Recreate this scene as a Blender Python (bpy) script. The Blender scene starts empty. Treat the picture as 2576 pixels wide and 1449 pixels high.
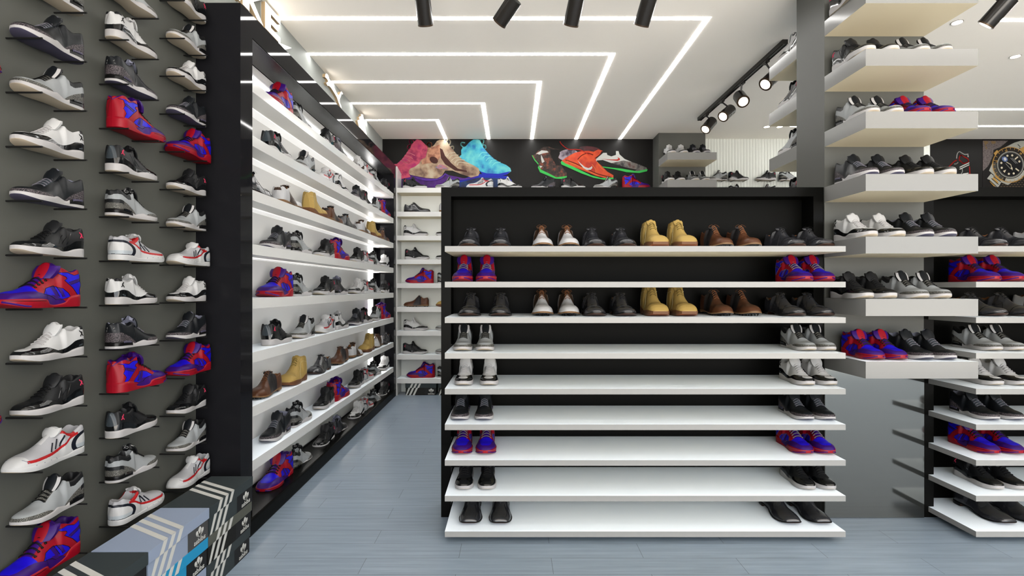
import bpy, bmesh, math, random
from mathutils import Vector, Matrix
PI = math.pi
F = 1288.0            # focal length in pixels of the 2576 px wide frame
HC = 1.30             # eye height

# ---------------------------------------------------------------- camera
cam_d = bpy.data.cameras.new('camera')
cam = bpy.data.objects.new('camera', cam_d)
bpy.context.scene.collection.objects.link(cam)
cam.location = (0, 0, HC)
cam.rotation_euler = (PI / 2, 0, 0)
cam_d.sensor_width = 36.0
cam_d.lens = 36.0 * F / 2576.0
cam_d.clip_start = 0.02
cam_d.clip_end = 60
sc = bpy.context.scene
sc.camera = cam

# ---------------------------------------------------------------- added world fill light through the open near end, exposure
w = bpy.data.worlds.new('world'); sc.world = w; w.use_nodes = True
bg = w.node_tree.nodes['Background']
_n, _l = w.node_tree.nodes, w.node_tree.links              # added fill: brighter, warmer lower half put in to light the ceiling
_tc = _n.new('ShaderNodeTexCoord'); _sx = _n.new('ShaderNodeSeparateXYZ'); _mr = _n.new('ShaderNodeMapRange'); _mx = _n.new('ShaderNodeMix')
_mx.data_type = 'RGBA'; _mr.inputs['From Min'].default_value = -0.06; _mr.inputs['From Max'].default_value = 0.06
_l.new(_tc.outputs['Generated'], _sx.inputs[0]); _l.new(_sx.outputs['Z'], _mr.inputs['Value']); _l.new(_mr.outputs['Result'], _mx.inputs['Factor'])
_mx.inputs['A'].default_value = (1.78, 1.66, 1.50, 1); _mx.inputs['B'].default_value = (0.84, 0.88, 0.93, 1)
_l.new(_mx.outputs['Result'], bg.inputs[0])
bg.inputs[1].default_value = 8.0
sc.view_settings.view_transform = 'Standard'
sc.view_settings.look = 'None'
sc.view_settings.gamma = 1
sc.view_settings.exposure = 0.22
sc.view_settings.use_curve_mapping = False
sc.cycles.max_bounces = 6
sc.cycles.diffuse_bounces = 4
sc.cycles.glossy_bounces = 3
sc.cycles.use_adaptive_sampling = True
sc.cycles.adaptive_threshold = 0.03
sc.cycles.use_denoising = True
sc.cycles.sample_clamp_indirect = 4.0
sc.cycles.caustics_reflective = False
sc.cycles.caustics_refractive = False
LED = 36.0             # ceiling line lights
SHELF_LED = 9.0       # light strips in the left shelving
C = sc.collection

# ---------------------------------------------------------------- materials
MATS = {}
def mat(name, col, rough=0.5, metal=0.0, spec=0.14, coat=0.0, emit=None, es=1.0):
    if name in MATS: return MATS[name]
    m = bpy.data.materials.new(name); m.use_nodes = True
    b = m.node_tree.nodes['Principled BSDF']
    b.inputs['Base Color'].default_value = (*col, 1)
    b.inputs['Roughness'].default_value = rough
    b.inputs['Metallic'].default_value = metal
    b.inputs['Specular IOR Level'].default_value = spec
    b.inputs['Coat Weight'].default_value = coat
    b.inputs['Coat Roughness'].default_value = 0.08
    if emit:
        b.inputs['Emission Color'].default_value = (*emit, 1)
        b.inputs['Emission Strength'].default_value = es
    MATS[name] = m
    return m
def srgb(r, g, b):
    f = lambda c: (c / 255 / 12.92) if c / 255 <= 0.04045 else ((c / 255 + 0.055) / 1.055) ** 2.4
    return (f(r), f(g), f(b))
def nodes(m):
    return m.node_tree.nodes, m.node_tree.links, m.node_tree.nodes['Principled BSDF']
def coords(m, scale=(1, 1, 1), loc=(0, 0, 0)):
    n, l, b = nodes(m)
    tc = n.new('ShaderNodeTexCoord'); mp = n.new('ShaderNodeMapping')
    mp.inputs['Scale'].default_value = scale; mp.inputs['Location'].default_value = loc
    l.new(tc.outputs['Object'], mp.inputs['Vector'])
    return mp.outputs['Vector']
def ramp(m, fac, stops, interp='LINEAR'):
    n, l, b = nodes(m)
    r = n.new('ShaderNodeValToRGB'); r.color_ramp.interpolation = interp
    els = r.color_ramp.elements
    while len(els) < len(stops): els.new(0.5)
    for e, (p, c) in zip(els, stops): e.position = p; e.color = (*c, 1)
    l.new(fac, r.inputs['Fac'])
    return r.outputs['Color']
def noise(m, vec, scale, detail=3, rough=0.5):
    n, l, b = nodes(m)
    t = n.new('ShaderNodeTexNoise'); t.inputs['Scale'].default_value = scale
    t.inputs['Detail'].default_value = detail; t.inputs['Roughness'].default_value = rough
    l.new(vec, t.inputs['Vector']); return t.outputs['Fac']
def bump(m, fac, strength, dist=0.002):
    n, l, b = nodes(m)
    t = n.new('ShaderNodeBump'); t.inputs['Strength'].default_value = strength
    t.inputs['Distance'].default_value = dist
    l.new(fac, t.inputs['Height']); l.new(t.outputs['Normal'], b.inputs['Normal'])

# setting
m_ceil = mat('ceiling_plaster', (0.98, 0.925, 0.84), 0.75)
m_grey = mat('grey_wall_paint', (0.050, 0.0515, 0.0455), 0.55)
m_fascia = mat('fascia_paint', (0.2, 0.21, 0.2), 0.6, spec=0.05)
m_white_gloss = mat('white_shelf_laminate', (0.185, 0.183, 0.175), 0.14, spec=0.12)  # faces toned darker than the shelf tops, fall of light put into colour
m_white_p = mat('white_laminate_dimmed', (0.135, 0.134, 0.129), 0.14, spec=0.12)  # darker copy of the shelf white, dimmer light on the pier put into colour
m_white_l = mat('white_laminate_brightened', (0.38, 0.38, 0.37), 0.14, spec=0.2)  # lighter copy of the shelf white, brighter light put into the colour
m_white_top = mat('white_laminate_lit_top', (0.86, 0.93, 1.0), 0.22)  # same white shelves, tops lightened and blued: light from above painted in
m_under = mat('bounce_tinted_underside', (0.66, 0.565, 0.39), 0.45)  # white shelves tinted tan below: warm bounced light painted into the colour
m_under_l = mat('glow_tinted_underside', (0.9, 0.86, 0.8), 0.4)  # left shelves lightened and warmed below: strip glow painted into the colour
m_white_back = mat('white_back_panel', (0.60, 0.60, 0.59), 0.5)
m_grey_back = mat('light_grey_back_panel', (0.5, 0.51, 0.48), 0.25)
m_black_gloss = mat('black_glass_panel', (0.006, 0.006, 0.007), 0.04, spec=0.05)
m_black = mat('black_laminate', (0.0028, 0.0028, 0.0025), 0.25, spec=0.02)
m_black_in = mat('black_back_panel', (0.0022, 0.0022, 0.0019), 0.4, spec=0.02)
m_tex_black = mat('black_textured_panel', (0.012, 0.012, 0.012), 0.25, spec=0.6)
v = coords(m_tex_black, (1, 1, 1)); bump(m_tex_black, noise(m_tex_black, v, 260, 2), 0.5, 0.002)
m_mirror = mat('dark_polished_panel', (0.085, 0.088, 0.083), 0.09, metal=0.9)
m_black_wall = mat('black_poster_wall', (0.009, 0.0088, 0.008), 0.4, spec=0.06)
m_led = mat('led_diffuser', (1, 1, 1), 0.5, emit=(1.0, 0.985, 0.96), es=LED)
m_led_s = mat('shelf_led_diffuser', (1, 1, 1), 0.5, emit=(1.0, 0.975, 0.94), es=SHELF_LED)
m_led_w = mat('soft_shelf_led', (1, 1, 1), 0.5, emit=(1.0, 0.965, 0.92), es=0.42)
m_sign = mat('lit_sign_face', (1, 1, 1), 0.5, emit=(1.0, 0.93, 0.82), es=2.2)
m_sign_side = mat('sign_side', (0.30, 0.22, 0.13), 0.5)
m_lamp = mat('warm_lamp_glass', (1, 1, 1), 0.5, emit=(1.0, 0.82, 0.62), es=9)
m_lampbody = mat('black_lamp_metal', (0.010, 0.009, 0.008), 0.22, spec=0.25)
m_lampring = mat('bronze_lamp_ring', (0.05, 0.034, 0.022), 0.3, metal=0.6)
m_peg = mat('black_peg_metal', (0.004, 0.004, 0.004), 0.5)

# fluted panel and floor
m_flute = mat('fluted_panel', (0.44, 0.46, 0.435), 0.5)
m_floor = mat('grey_blue_plank_floor', (0.15, 0.18, 0.21), 0.3, spec=0.4)
def floor_nodes():
    m = m_floor; n, l, b = nodes(m)
    vec = coords(m, (1, 1, 1), (1.1450, -0.0824, 0))
    br = n.new('ShaderNodeTexBrick')
    br.offset = 0.5; br.offset_frequency = 2; br.squash = 1
    br.inputs['Scale'].default_value = 1.0
    br.inputs['Brick Width'].default_value = 0.889
    br.inputs['Row Height'].default_value = 0.1402
    br.inputs['Mortar Size'].default_value = 0.0013
    br.inputs['Mortar Smooth'].default_value = 0.2
    br.inputs['Color1'].default_value = (0.150, 0.187, 0.232, 1)
    br.inputs['Color2'].default_value = (0.163, 0.203, 0.25, 1)
    br.inputs['Mortar'].default_value = (0.055, 0.065, 0.08, 1)
    l.new(vec, br.inputs['Vector'])
    v2 = coords(m, (0.9, 16, 1))
    g = noise(m, v2, 3.2, 6, 0.62)
    v3 = coords(m, (1.4, 7, 1))
    wv = n.new('ShaderNodeTexWave'); wv.wave_type = 'RINGS'; wv.inputs['Scale'].default_value = 0.9
    wv.inputs['Distortion'].default_value = 5; wv.inputs['Detail'].default_value = 2
    l.new(v3, wv.inputs['Vector'])
    gr = ramp(m, g, [(0.3, (0.82, 0.82, 0.82)), (0.7, (1.12, 1.12, 1.12))])
    wr = ramp(m, wv.outputs['Fac'], [(0.0, (0.95, 0.95, 0.95)), (1.0, (1.03, 1.03, 1.03))])
    mx = n.new('ShaderNodeMix'); mx.data_type = 'RGBA'; mx.blend_type = 'MULTIPLY'; mx.inputs['Factor'].default_value = 1
    l.new(br.outputs['Color'], mx.inputs['A']); l.new(gr, mx.inputs['B'])
    mx2 = n.new('ShaderNodeMix'); mx2.data_type = 'RGBA'; mx2.blend_type = 'MULTIPLY'; mx2.inputs['Factor'].default_value = 1
    l.new(mx.outputs['Result'], mx2.inputs['A']); l.new(wr, mx2.inputs['B'])
    l.new(mx2.outputs['Result'], b.inputs['Base Color'])
floor_nodes()
b = m_grey.node_tree; bump(m_grey, noise(m_grey, coords(m_grey), 60, 3), 0.05, 0.001)

# ---------------------------------------------------------------- mesh helper
class MB:
    def __init__(self):
        self.v = []; self.f = []; self.m = []
    def quad(self, a, b, c, d, k=0):
        i = len(self.v); self.v += [a, b, c, d]; self.f.append((i, i + 1, i + 2, i + 3)); self.m.append(k)
    def poly(self, pts, k=0):
        i = len(self.v); self.v += list(pts); self.f.append(tuple(range(i, i + len(pts)))); self.m.append(k)
    def box(self, x0, x1, y0, y1, z0, z1, k=0, kt=None, kb=None):
        i = len(self.v)
        self.v += [(x0, y0, z0), (x1, y0, z0), (x1, y1, z0), (x0, y1, z0), (x0, y0, z1), (x1, y0, z1), (x1, y1, z1), (x0, y1, z1)]
        for q, kk in (((3, 2, 1, 0), kb), ((4, 5, 6, 7), kt), ((0, 1, 5, 4), k), ((1, 2, 6, 5), k), ((2, 3, 7, 6), k), ((3, 0, 4, 7), k)):
            self.f.append(tuple(i + j for j in q)); self.m.append(k if kk is None else kk)
    def prism(self, pts, axis, a, b, k=0, kside=None):
        """pts 2D polygon extruded along axis from a to b"""
        def P(p, t):
            if axis == 'x': return (t, p[0], p[1])
            if axis == 'y': return (p[0], t, p[1])
            return (p[0], p[1], t)
        n = len(pts); i = len(self.v)
        self.v += [P(p, a) for p in pts] + [P(p, b) for p in pts]
        self.f.append(tuple(i + j for j in range(n))); self.m.append(k)
        self.f.append(tuple(i + n + j for j in reversed(range(n)))); self.m.append(k)
        for j in range(n):
            self.f.append((i + j, i + (j + 1) % n, i + n + (j + 1) % n, i + n + j)); self.m.append(k if kside is None else kside)
    def tube(self, pts, r, n=6, k=0, cap=True):
        pts = [Vector(p) for p in pts]
        if len(pts) < 2: return
        base = len(self.v)
        for idx, p in enumerate(pts):
            a = pts[max(0, idx - 1)]; c = pts[min(len(pts) - 1, idx + 1)]
            d = (c - a)
            d = d.normalized() if d.length > 1e-9 else Vector((1, 0, 0))
            up = Vector((0, 0, 1)) if abs(d.z) < 0.9 else Vector((1, 0, 0))
            s = d.cross(up).normalized(); u = s.cross(d).normalized()
            rr = r[idx] if isinstance(r, (list, tuple)) else r
            for j in range(n):
                t = 2 * PI * j / n
                q = p + (s * math.cos(t) + u * math.sin(t)) * rr
                self.v.append((q.x, q.y, q.z))
        for i in range(len(pts) - 1):
            for j in range(n):
                self.f.append((base + i * n + j, base + i * n + (j + 1) % n, base + (i + 1) * n + (j + 1) % n, base + (i + 1) * n + j)); self.m.append(k)
        if cap:
            self.f.append(tuple(base + j for j in reversed(range(n)))); self.m.append(k)
            e = base + (len(pts) - 1) * n
            self.f.append(tuple(e + j for j in range(n))); self.m.append(k)
    def cyl(self, p0, p1, r0, r1=None, n=24, k=0, k0=None, k1=None):
        r1 = r0 if r1 is None else r1
        a = Vector(p0); b_ = Vector(p1); d = (b_ - a).normalized()
        up = Vector((0, 0, 1)) if abs(d.z) < 0.9 else Vector((1, 0, 0))
        s = d.cross(up).normalized(); u = s.cross(d).normalized()
        base = len(self.v)
        for p, r in ((a, r0), (b_, r1)):
            for j in range(n):
                t = 2 * PI * j / n; q = p + (s * math.cos(t) + u * math.sin(t)) * r
                self.v.append((q.x, q.y, q.z))
        for j in range(n):
            self.f.append((base + j, base + (j + 1) % n, base + n + (j + 1) % n, base + n + j)); self.m.append(k)
        self.f.append(tuple(base + j for j in reversed(range(n)))); self.m.append(k if k0 is None else k0)
        self.f.append(tuple(base + n + j for j in range(n))); self.m.append(k if k1 is None else k1)
    def build(self, name, mats, parent=None, smooth=False, bevel=0.0, fixn=True, angle=None):
        me = bpy.data.meshes.new(name)
        me.from_pydata([tuple(p) for p in self.v], [], self.f)
        if not isinstance(mats, (list, tuple)): mats = [mats]
        for m in mats: me.materials.append(m)
        for p, k in zip(me.polygons, self.m): p.material_index = k
        if fixn:
            bm = bmesh.new(); bm.from_mesh(me)
            bmesh.ops.remove_doubles(bm, verts=bm.verts, dist=1e-6)
            bmesh.ops.recalc_face_normals(bm, faces=bm.faces)
            if bevel > 0:
                bmesh.ops.bevel(bm, geom=[e for e in bm.edges if len(e.link_faces) == 2 and e.calc_face_angle(0) > 0.6], offset=bevel, segments=2, affect='EDGES', profile=0.7)
            bm.to_mesh(me); bm.free()
        if smooth: me.polygons.foreach_set('use_smooth', [True] * len(me.polygons))
        if angle: me.set_sharp_from_angle(angle=angle)
        o = bpy.data.objects.new(name, me); C.objects.link(o)
        if parent is not None: o.parent = parent
        return o
def tag(o, label, cat, group=None):
    o['label'] = label; o['category'] = cat
    if group: o['group'] = group
    return o
def thing(name, label, cat, loc=(0, 0, 0), group=None):
    o = bpy.data.objects.new(name, None); C.objects.link(o); o.location = loc; o.empty_display_size = 0.05
    return tag(o, label, cat, group)
def struct(name, mb, mats, **k):
    o = mb.build(name, mats, **k); o['kind'] = 'structure'; return o
def dup(root, loc, rz=0.0, sc_=1.0, tilt=0.0):
    r = root.copy(); C.objects.link(r)
    r.location = loc; r.rotation_euler = (0, tilt, rz); r.scale = (sc_, sc_, sc_)
    for ch in root.children:
        c = ch.copy(); C.objects.link(c); c.parent = r
        for g in ch.children:
            d = g.copy(); C.objects.link(d); d.parent = c
    return r
# ================================================================ shoes
def curve(pts):
    """smooth interpolation through (s, value) points, held flat outside"""
    xs = [p[0] for p in pts]; ys = [p[1] for p in pts]; n = len(xs)
    d = [(ys[i + 1] - ys[i]) / (xs[i + 1] - xs[i]) for i in range(n - 1)]
    m = [d[0]] + [0 if d[i - 1] * d[i] <= 0 else 2 * d[i - 1] * d[i] / (d[i - 1] + d[i]) for i in range(1, n - 1)] + [d[-1]]
    def f(x):
        if x <= xs[0]: return ys[0]
        if x >= xs[-1]: return ys[-1]
        i = 0
        while x > xs[i + 1]: i += 1
        h = xs[i + 1] - xs[i]; t = (x - xs[i]) / h
        return ((2 * t ** 3 - 3 * t * t + 1) * ys[i] + (t ** 3 - 2 * t * t + t) * h * m[i] +
                (-2 * t ** 3 + 3 * t * t) * ys[i + 1] + (t ** 3 - t * t) * h * m[i + 1])
    return f
def sstep(a, b, x):
    t = min(1, max(0, (x - a) / (b - a))); return t * t * (3 - 2 * t)
WF = [(0, 0.0), (0.004, 0.22), (0.015, 0.42), (0.035, 0.57), (0.07, 0.69), (0.12, 0.75), (0.2, 0.76), (0.32, 0.74), (0.42, 0.75), (0.52, 0.84),
      (0.62, 0.95), (0.7, 1.0), (0.78, 0.99), (0.85, 0.90), (0.91, 0.77), (0.955, 0.60), (0.985, 0.40), (0.996, 0.22), (1, 0)]
WSQ = WF[:-7] + [(0.78, 0.97), (0.86, 0.90), (0.93, 0.80), (0.97, 0.71), (0.99, 0.60), (0.997, 0.42), (1, 0)]
def inpoly(x, y, P):
    c = False; j = len(P) - 1
    for i in range(len(P)):
        if (P[i][1] > y) != (P[j][1] > y) and x < (P[j][0] - P[i][0]) * (y - P[i][1]) / (P[j][1] - P[i][1]) + P[i][0]: c = not c
        j = i
    return c

class Shoe:
    """a shoe lofted heel (s=0) to toe (s=1); all lengths relative to its length L; toe points +X, base at z=0"""
    def __init__(self, L, W, T, S, B, wf=WF, openr=(0.045, 0.40), N=96, M=24, lean=0.16, box=0.75, narrow=0.22, flat=False):
        self.L = L; self.W = W / L; self.T = curve(T); self.S = curve(S); self.B = curve(B); self.wf = curve(wf)
        self.o0, self.o1 = openr; self.N = N; self.M = M; self.lean = lean; self.box = box; self.narrow = narrow; self.flat = flat
    def opn(self, s): return sstep(self.o0 - 0.02, self.o0 + 0.01, s) * (1 - sstep(self.o1 - 0.04, self.o1 + 0.025, s))
    def sec(self, s, t):
        w = self.W / 2 * self.wf(s); S = self.S(s) - 0.008; T = self.T(s)
        th = t * PI / 2
        nar = self.narrow * (1 - sstep(0.6, 0.85, s))
        a = self.box + 0.35 * (1 - sstep(0.6, 0.8, s))
        yc = w * math.cos(th) ** a * (1 - nar * math.sin(th)); zc = S + (T - S) * math.sin(th) ** 0.92
        k = self.opn(s)
        if k <= 0: return yc, zc
        wt = w * (1 - self.lean)
        if t < 0.70:
            r = t / 0.70; yo = w * (1 - self.lean * r ** 1.4) + 0.012 * math.sin(PI * r) * (w > 0.05); zo = S + (T - S) * r
        elif t < 0.78:
            r = (t - 0.70) / 0.08; rim = min(0.035, wt * 0.6); yo = wt - rim * r; zo = T + 0.008 * math.sin(PI * r)
        else:
            r = (t - 0.78) / 0.22; yi = wt - min(0.035, wt * 0.6); yo = yi * (1 - r)
            fl = S + 0.03; dep = sstep(self.o0 - 0.01, self.o0 + 0.05, s)
            zo = T - (T - fl) * min(1, r * 2.2) ** 0.8 * dep
        return yc + (yo - yc) * k, zc + (zo - zc) * k
    def surf(self, s, z, off=0.0):
        """outer side point at height z"""
        lo, hi = 0.0, 0.70 if self.opn(s) > 0.5 else 1.0
        for _ in range(22):
            mid = (lo + hi) / 2
            if self.sec(s, mid)[1] < z: lo = mid
            else: hi = mid
        y, zz = self.sec(s, lo)
        return ((s - 0.5) * self.L, (y + off) * self.L, zz * self.L)
    def ss(self):
        return [0.5 - 0.5 * math.cos(PI * (i + 0.0) / self.N) if not self.flat else i / self.N for i in range(self.N + 1)]
    def upper(self, root, reg, mats):
        """reg(s, t, z, inside) -> key; mats[key] = (part name, material)"""
        ss = self.ss(); M = self.M; L = self.L
        V = []
        for s in ss:
            half = [self.sec(s, j / M) for j in range(M + 1)]
            row = [((s - .5) * L, y * L, z * L) for y, z in half] + [((s - .5) * L, -y * L, z * L) for y, z in reversed(half[:-1])]
            V.append(row)
        n = 2 * M + 1; buckets = {}
        def at(s, t2):
            j = t2 * M; jj = min(j, 2 * M - j); t = jj / M
            y, z = self.sec(s, t)
            return y if j <= M else -y, z, t
        def kind(s, t2):
            y, z, t = at(s, t2); return reg(s, t, z, t > 0.75 and self.opn(s) > 0.35, t2 <= 1)
        K = 1 if self.flat else 4
        for i in range(self.N):
            for j in range(n - 1):
                s0, s1, a0, a1 = ss[i], ss[i + 1], j / M, (j + 1) / M
                c = {kind(s0 + (s1 - s0) * p, a0 + (a1 - a0) * q) for p in (.02, .5, .98) for q in (.02, .5, .98)} if K > 1 else {kind((s0 + s1) / 2, (a0 + a1) / 2)}
                if len(c) == 1:
                    buckets.setdefault(c.pop(), []).append([V[a][b] for a, b in ((i, j), (i + 1, j), (i + 1, j + 1), (i, j + 1))]); continue
                G = [[V[i][j], V[i][j + 1]], [V[i + 1][j], V[i + 1][j + 1]]]
                def P(p, q):
                    return tuple((G[0][0][e] * (1 - q) + G[0][1][e] * q) * (1 - p) + (G[1][0][e] * (1 - q) + G[1][1][e] * q) * p for e in range(3))
                for x in range(K):
                    for y in range(K):
                        kk = kind(s0 + (s1 - s0) * (x + .5) / K, a0 + (a1 - a0) * (y + .5) / K)
                        buckets.setdefault(kk, []).append([P(x / K, y / K), P((x + 1) / K, y / K), P((x + 1) / K, (y + 1) / K), P(x / K, (y + 1) / K)])
        out = {}
        for key, cells in buckets.items():
            mb = MB()
            for q in cells: mb.quad(*q)
            nm, mt = mats[key]
            o = mb.build(nm, mt, root, smooth=not self.flat, fixn=False)
            bm = bmesh.new(); bm.from_mesh(o.data)
            bmesh.ops.remove_doubles(bm, verts=bm.verts, dist=1e-6)
            bmesh.ops.reverse_faces(bm, faces=bm.faces); bm.to_mesh(o.data); bm.free()
            out[key] = o
        return out
    def sole(self, root, m_side, m_bot, wide=1.05, name='midsole', wedge=None, m_wedge=None, bottom_name='outsole'):
        ss = self.ss(); L = self.L; rows = []
        for s in ss:
            w = self.W / 2 * self.wf(s); B = self.B(s); S = self.S(s)
            prof = [(0, B), (w * 0.90, B), (w * (wide - 0.03), B + 0.006), (w * wide, B + (S - B) * 0.4), (w * (wide + 0.005), B + (S - B) * 0.75), (w * (wide - 0.02), S), (w * 0.8, S + 0.002)]
            rows.append([((s - .5) * L, y * L, z * L) for y, z in prof])
        for part, js, mt, cond in ((bottom_name, (0, 1), m_bot, None), (name, (2, 3, 4, 5), m_side, 0), ('heel_wedge', (2, 3, 4, 5), m_wedge, 1)):
            if mt is None: continue
            mb = MB()
            for i in range(self.N):
                for j in js:
                    sm = (ss[i] + ss[i + 1]) / 2
                    if wedge is not None and cond is not None:
                        inw = sm < wedge and j >= 3
                        if (cond == 1) != inw: continue
                    elif cond == 1: continue
                    for sg in (1, -1):
                        A = [(rows[a][b][0], rows[a][b][1] * sg, rows[a][b][2]) for a, b in ((i, j), (i + 1, j), (i + 1, j + 1), (i, j + 1))]
                        if sg < 0: A.reverse()
                        mb.quad(*A)
            if mb.f: mb.build(part, mt, root, smooth=not self.flat)
    def line(self, mb, pts, r=0.004, off=0.001, both=True, k=0, sub=5):
        """a piped line along side points (s, z)"""
        P = []
        for a, b in zip(pts[:-1], pts[1:]):
            for q in range(sub): P.append((a[0] + (b[0] - a[0]) * q / sub, a[1] + (b[1] - a[1]) * q / sub))
        P.append(pts[-1])
        for sg in ((1, -1) if both else (1,)):
            mb.tube([(lambda p: (p[0], p[1] * sg, p[2]))(self.surf(s, z, off)) for s, z in P], r * self.L, 5, k)
    def over(self, s, t0=0.55, off=0.006, n=9):
        """points of a strand that crosses the instep at s"""
        P = []
        for q in range(n):
            t = t0 + (1 - t0) * q / (n - 1); y, z = self.sec(s, t)
            th = t * PI / 2
            P.append(((s - .5) * self.L, (y + off * math.cos(th)) * self.L, (z + off * math.sin(th) + 0.002) * self.L))
        return P + [(x, -y, z) for x, y, z in reversed(P[:-1])]
    def laces(self, root, m, s0, s1, n, r=0.008, t0=0.55, cross=False, bow=False):
        mb = MB()
        for i in range(n):
            s = s0 + (s1 - s0) * i / (n - 1)
            P = self.over(s, t0)
            if cross:
                for sg in (1, -1):
                    Q = [(x + sg * (0.012 * self.L) * (k / (len(P) - 1) - .5) * 2, y, z) for k, (x, y, z) in enumerate(P)]
                    mb.tube(Q, r * self.L, 6)
            else: mb.tube(P, r * self.L, 6)
            for sg in (1, -1):
                x, y, z = P[0]; mb.tube([(x + 0.008 * self.L, y * sg, z - 0.004 * self.L), (x - 0.012 * self.L, y * sg * 1.02, z - 0.008 * self.L)], r * 1.3 * self.L, 6)
        if bow:
            r *= .6; x = (s0 - .5) * self.L; z = self.T(s0) * self.L
            for sg in (1, -1):
                mb.tube([(x, 0, z + .008 * self.L), (x - .01 * self.L, sg * .03 * self.L, z + .03 * self.L), (x, sg * .075 * self.L, z + .012 * self.L), (x + .015 * self.L, sg * .10 * self.L, z - .02 * self.L)], r * .6 * self.L, 5)
        return mb.build('laces', m, root, smooth=True)
    def tongue(self, root, mats, s_base, s_top, z_top, width=0.30, thick=0.03, split=None, back=0.0):
        L = self.L; R = 12; Q = 12; mb = MB(); rows = []
        zb = self.T(s_base) - 0.03
        for i in range(R + 1):
            u = i / R
            s = s_base + (s_top - s_base) * u - back * u * u; z = zb + (z_top - zb) * u
            wd = width / 2 * (0.8 + 0.25 * math.sin(PI * min(1, u * 1.1))) * (1 - max(0, (u - 0.72) / 0.28) ** 3 * 0.45)
            rows.append((s, z, wd))
        def pt(i, c, side):
            s, z, wd = rows[i]; y = wd * c
            dx = -0.055 * c * c * width / 0.3 + side * thick / 2
            top = 1 - 0.35 * abs(c) ** 3 if i > R * 0.75 else 1
            zz = z if i < R else z - 0.012 * (abs(side))
            return ((s - .5 + dx) * L, y * L, (zb + (zz - zb) * top) * L)
        cs = [-1 + 2 * q / Q for q in range(Q + 1)]
        for i in range(R):
            for q in range(Q):
                cm = (cs[q] + cs[q + 1]) / 2
                k = 0 if split is None else (0 if abs(cm) < split else 1)
                mb.quad(pt(i, cs[q], 1), pt(i, cs[q + 1], 1), pt(i + 1, cs[q + 1], 1), pt(i + 1, cs[q], 1), k)
                mb.quad(pt(i, cs[q], -1), pt(i, cs[q + 1], -1), pt(i + 1, cs[q + 1], -1), pt(i + 1, cs[q], -1), len(mats) - 1)
            for q in (0, Q):
                mb.quad(pt(i, cs[q], 1), pt(i, cs[q], -1), pt(i + 1, cs[q], -1), pt(i + 1, cs[q], 1), len(mats) - 1 if split else 0)
        for q in range(Q):
            mb.quad(pt(R, cs[q], 1), pt(R, cs[q], -1), pt(R, cs[q + 1], -1), pt(R, cs[q + 1], 1), 0 if split is None or abs(cs[q] + cs[q + 1]) / 2 < split else 1)
        return mb.build('tongue', mats, root, smooth=True, angle=0.9)
def jumper(sh, root, m, s=0.13, z=0.34, k=0.045):
    """small leaping figure emblem on both sides of the heel"""
    mb = MB()
    S = [[(0, .9), (0, .2)], [(0, .45), (.9, 1.0)], [(0, .5), (-.55, .35)], [(0, .2), (.9, -.7)], [(0, .2), (-1.0, -.55)], [(.85, 1.0), (1.0, 1.25)]]
    for a, b in S: sh.line(mb, [(s + a[0] * k * .6, z + (a[1] - .3) * k), (s + b[0] * k * .6, z + (b[1] - .3) * k)], r=0.007, off=0.002, sub=2)
    return mb.build('emblem', m, root)

# shoe materials
ALB = 0.37
_m0 = mat
def smat(name, col, *a, **k): return _m0(name, tuple(c * ALB for c in col), *a, **k)
def speckle(name, c1, c2, sc_=(1, 1, 1), scale=160, thr=0.06, rough=0.55):
    m = smat(name, c1, rough); n, l, b = nodes(m)
    v = coords(m, sc_)
    nz = n.new('ShaderNodeTexNoise'); nz.inputs['Scale'].default_value = 50; l.new(v, nz.inputs['Vector'])
    mx = n.new('ShaderNodeMix'); mx.data_type = 'VECTOR'; mx.inputs['Factor'].default_value = 0.02
    l.new(v, mx.inputs[4]); l.new(nz.outputs['Color'], mx.inputs[5])
    vo = n.new('ShaderNodeTexVoronoi'); vo.feature = 'DISTANCE_TO_EDGE'; vo.inputs['Scale'].default_value = scale
    l.new(mx.outputs[1], vo.inputs['Vector'])
    c1 = tuple(c * ALB for c in c1); c2 = tuple(c * ALB for c in c2)
    l.new(ramp(m, vo.outputs['Distance'], [(0.0, c2), (thr, c2), (thr + 0.03, c1)]), b.inputs['Base Color'])
    return m
k_cement = speckle('cement_print', srgb(128, 118, 122), srgb(38, 36, 40), scale=270, thr=0.13)
k_bw = speckle('black_speckle_print', srgb(26, 26, 26), srgb(170, 168, 160), scale=380, thr=0.05)
k_blk = smat('black_leather', srgb(27, 30, 34), 0.38)
k_blk2 = smat('black_nubuck', srgb(30, 31, 33), 0.45)
k_pat = smat('black_patent', srgb(20, 22, 24), 0.12, spec=0.3)
k_patg = smat('grey_patent', srgb(70, 78, 84), 0.2, spec=0.16)
k_gry = smat('grey_leather', srgb(172, 176, 178), 0.5)
bump(k_gry, noise(k_gry, coords(k_gry), 300, 3), 0.25, 0.001)
k_wht = smat('white_leather', srgb(222, 222, 222), 0.5)
k_whs = smat('white_rubber', srgb(206, 203, 203), 0.5)
k_crm = smat('cream_rubber', srgb(222, 205, 180), 0.5)
k_lil = smat('lilac_grey_lining', srgb(150, 152, 172), 0.6)
k_out = smat('dusk_rubber', srgb(92, 88, 110), 0.45)
k_outd = smat('dark_rubber', srgb(66, 62, 55), 0.5)
k_red = smat('red_leather', srgb(168, 8, 34), 0.45, spec=0.16)
k_blu = smat('blue_leather', srgb(30, 8, 226), 0.45, spec=0.16)
k_pur = smat('purple_leather', srgb(58, 10, 118), 0.45, spec=0.16)
k_black = smat('black_cord', srgb(12, 12, 13), 0.5)
k_greyc = smat('grey_cord', srgb(120, 118, 128), 0.5)
k_pink = smat('pink_emblem', srgb(230, 62, 100), 0.5)
k_mesh = smat('pale_mesh', srgb(196, 196, 200), 0.6)
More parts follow.
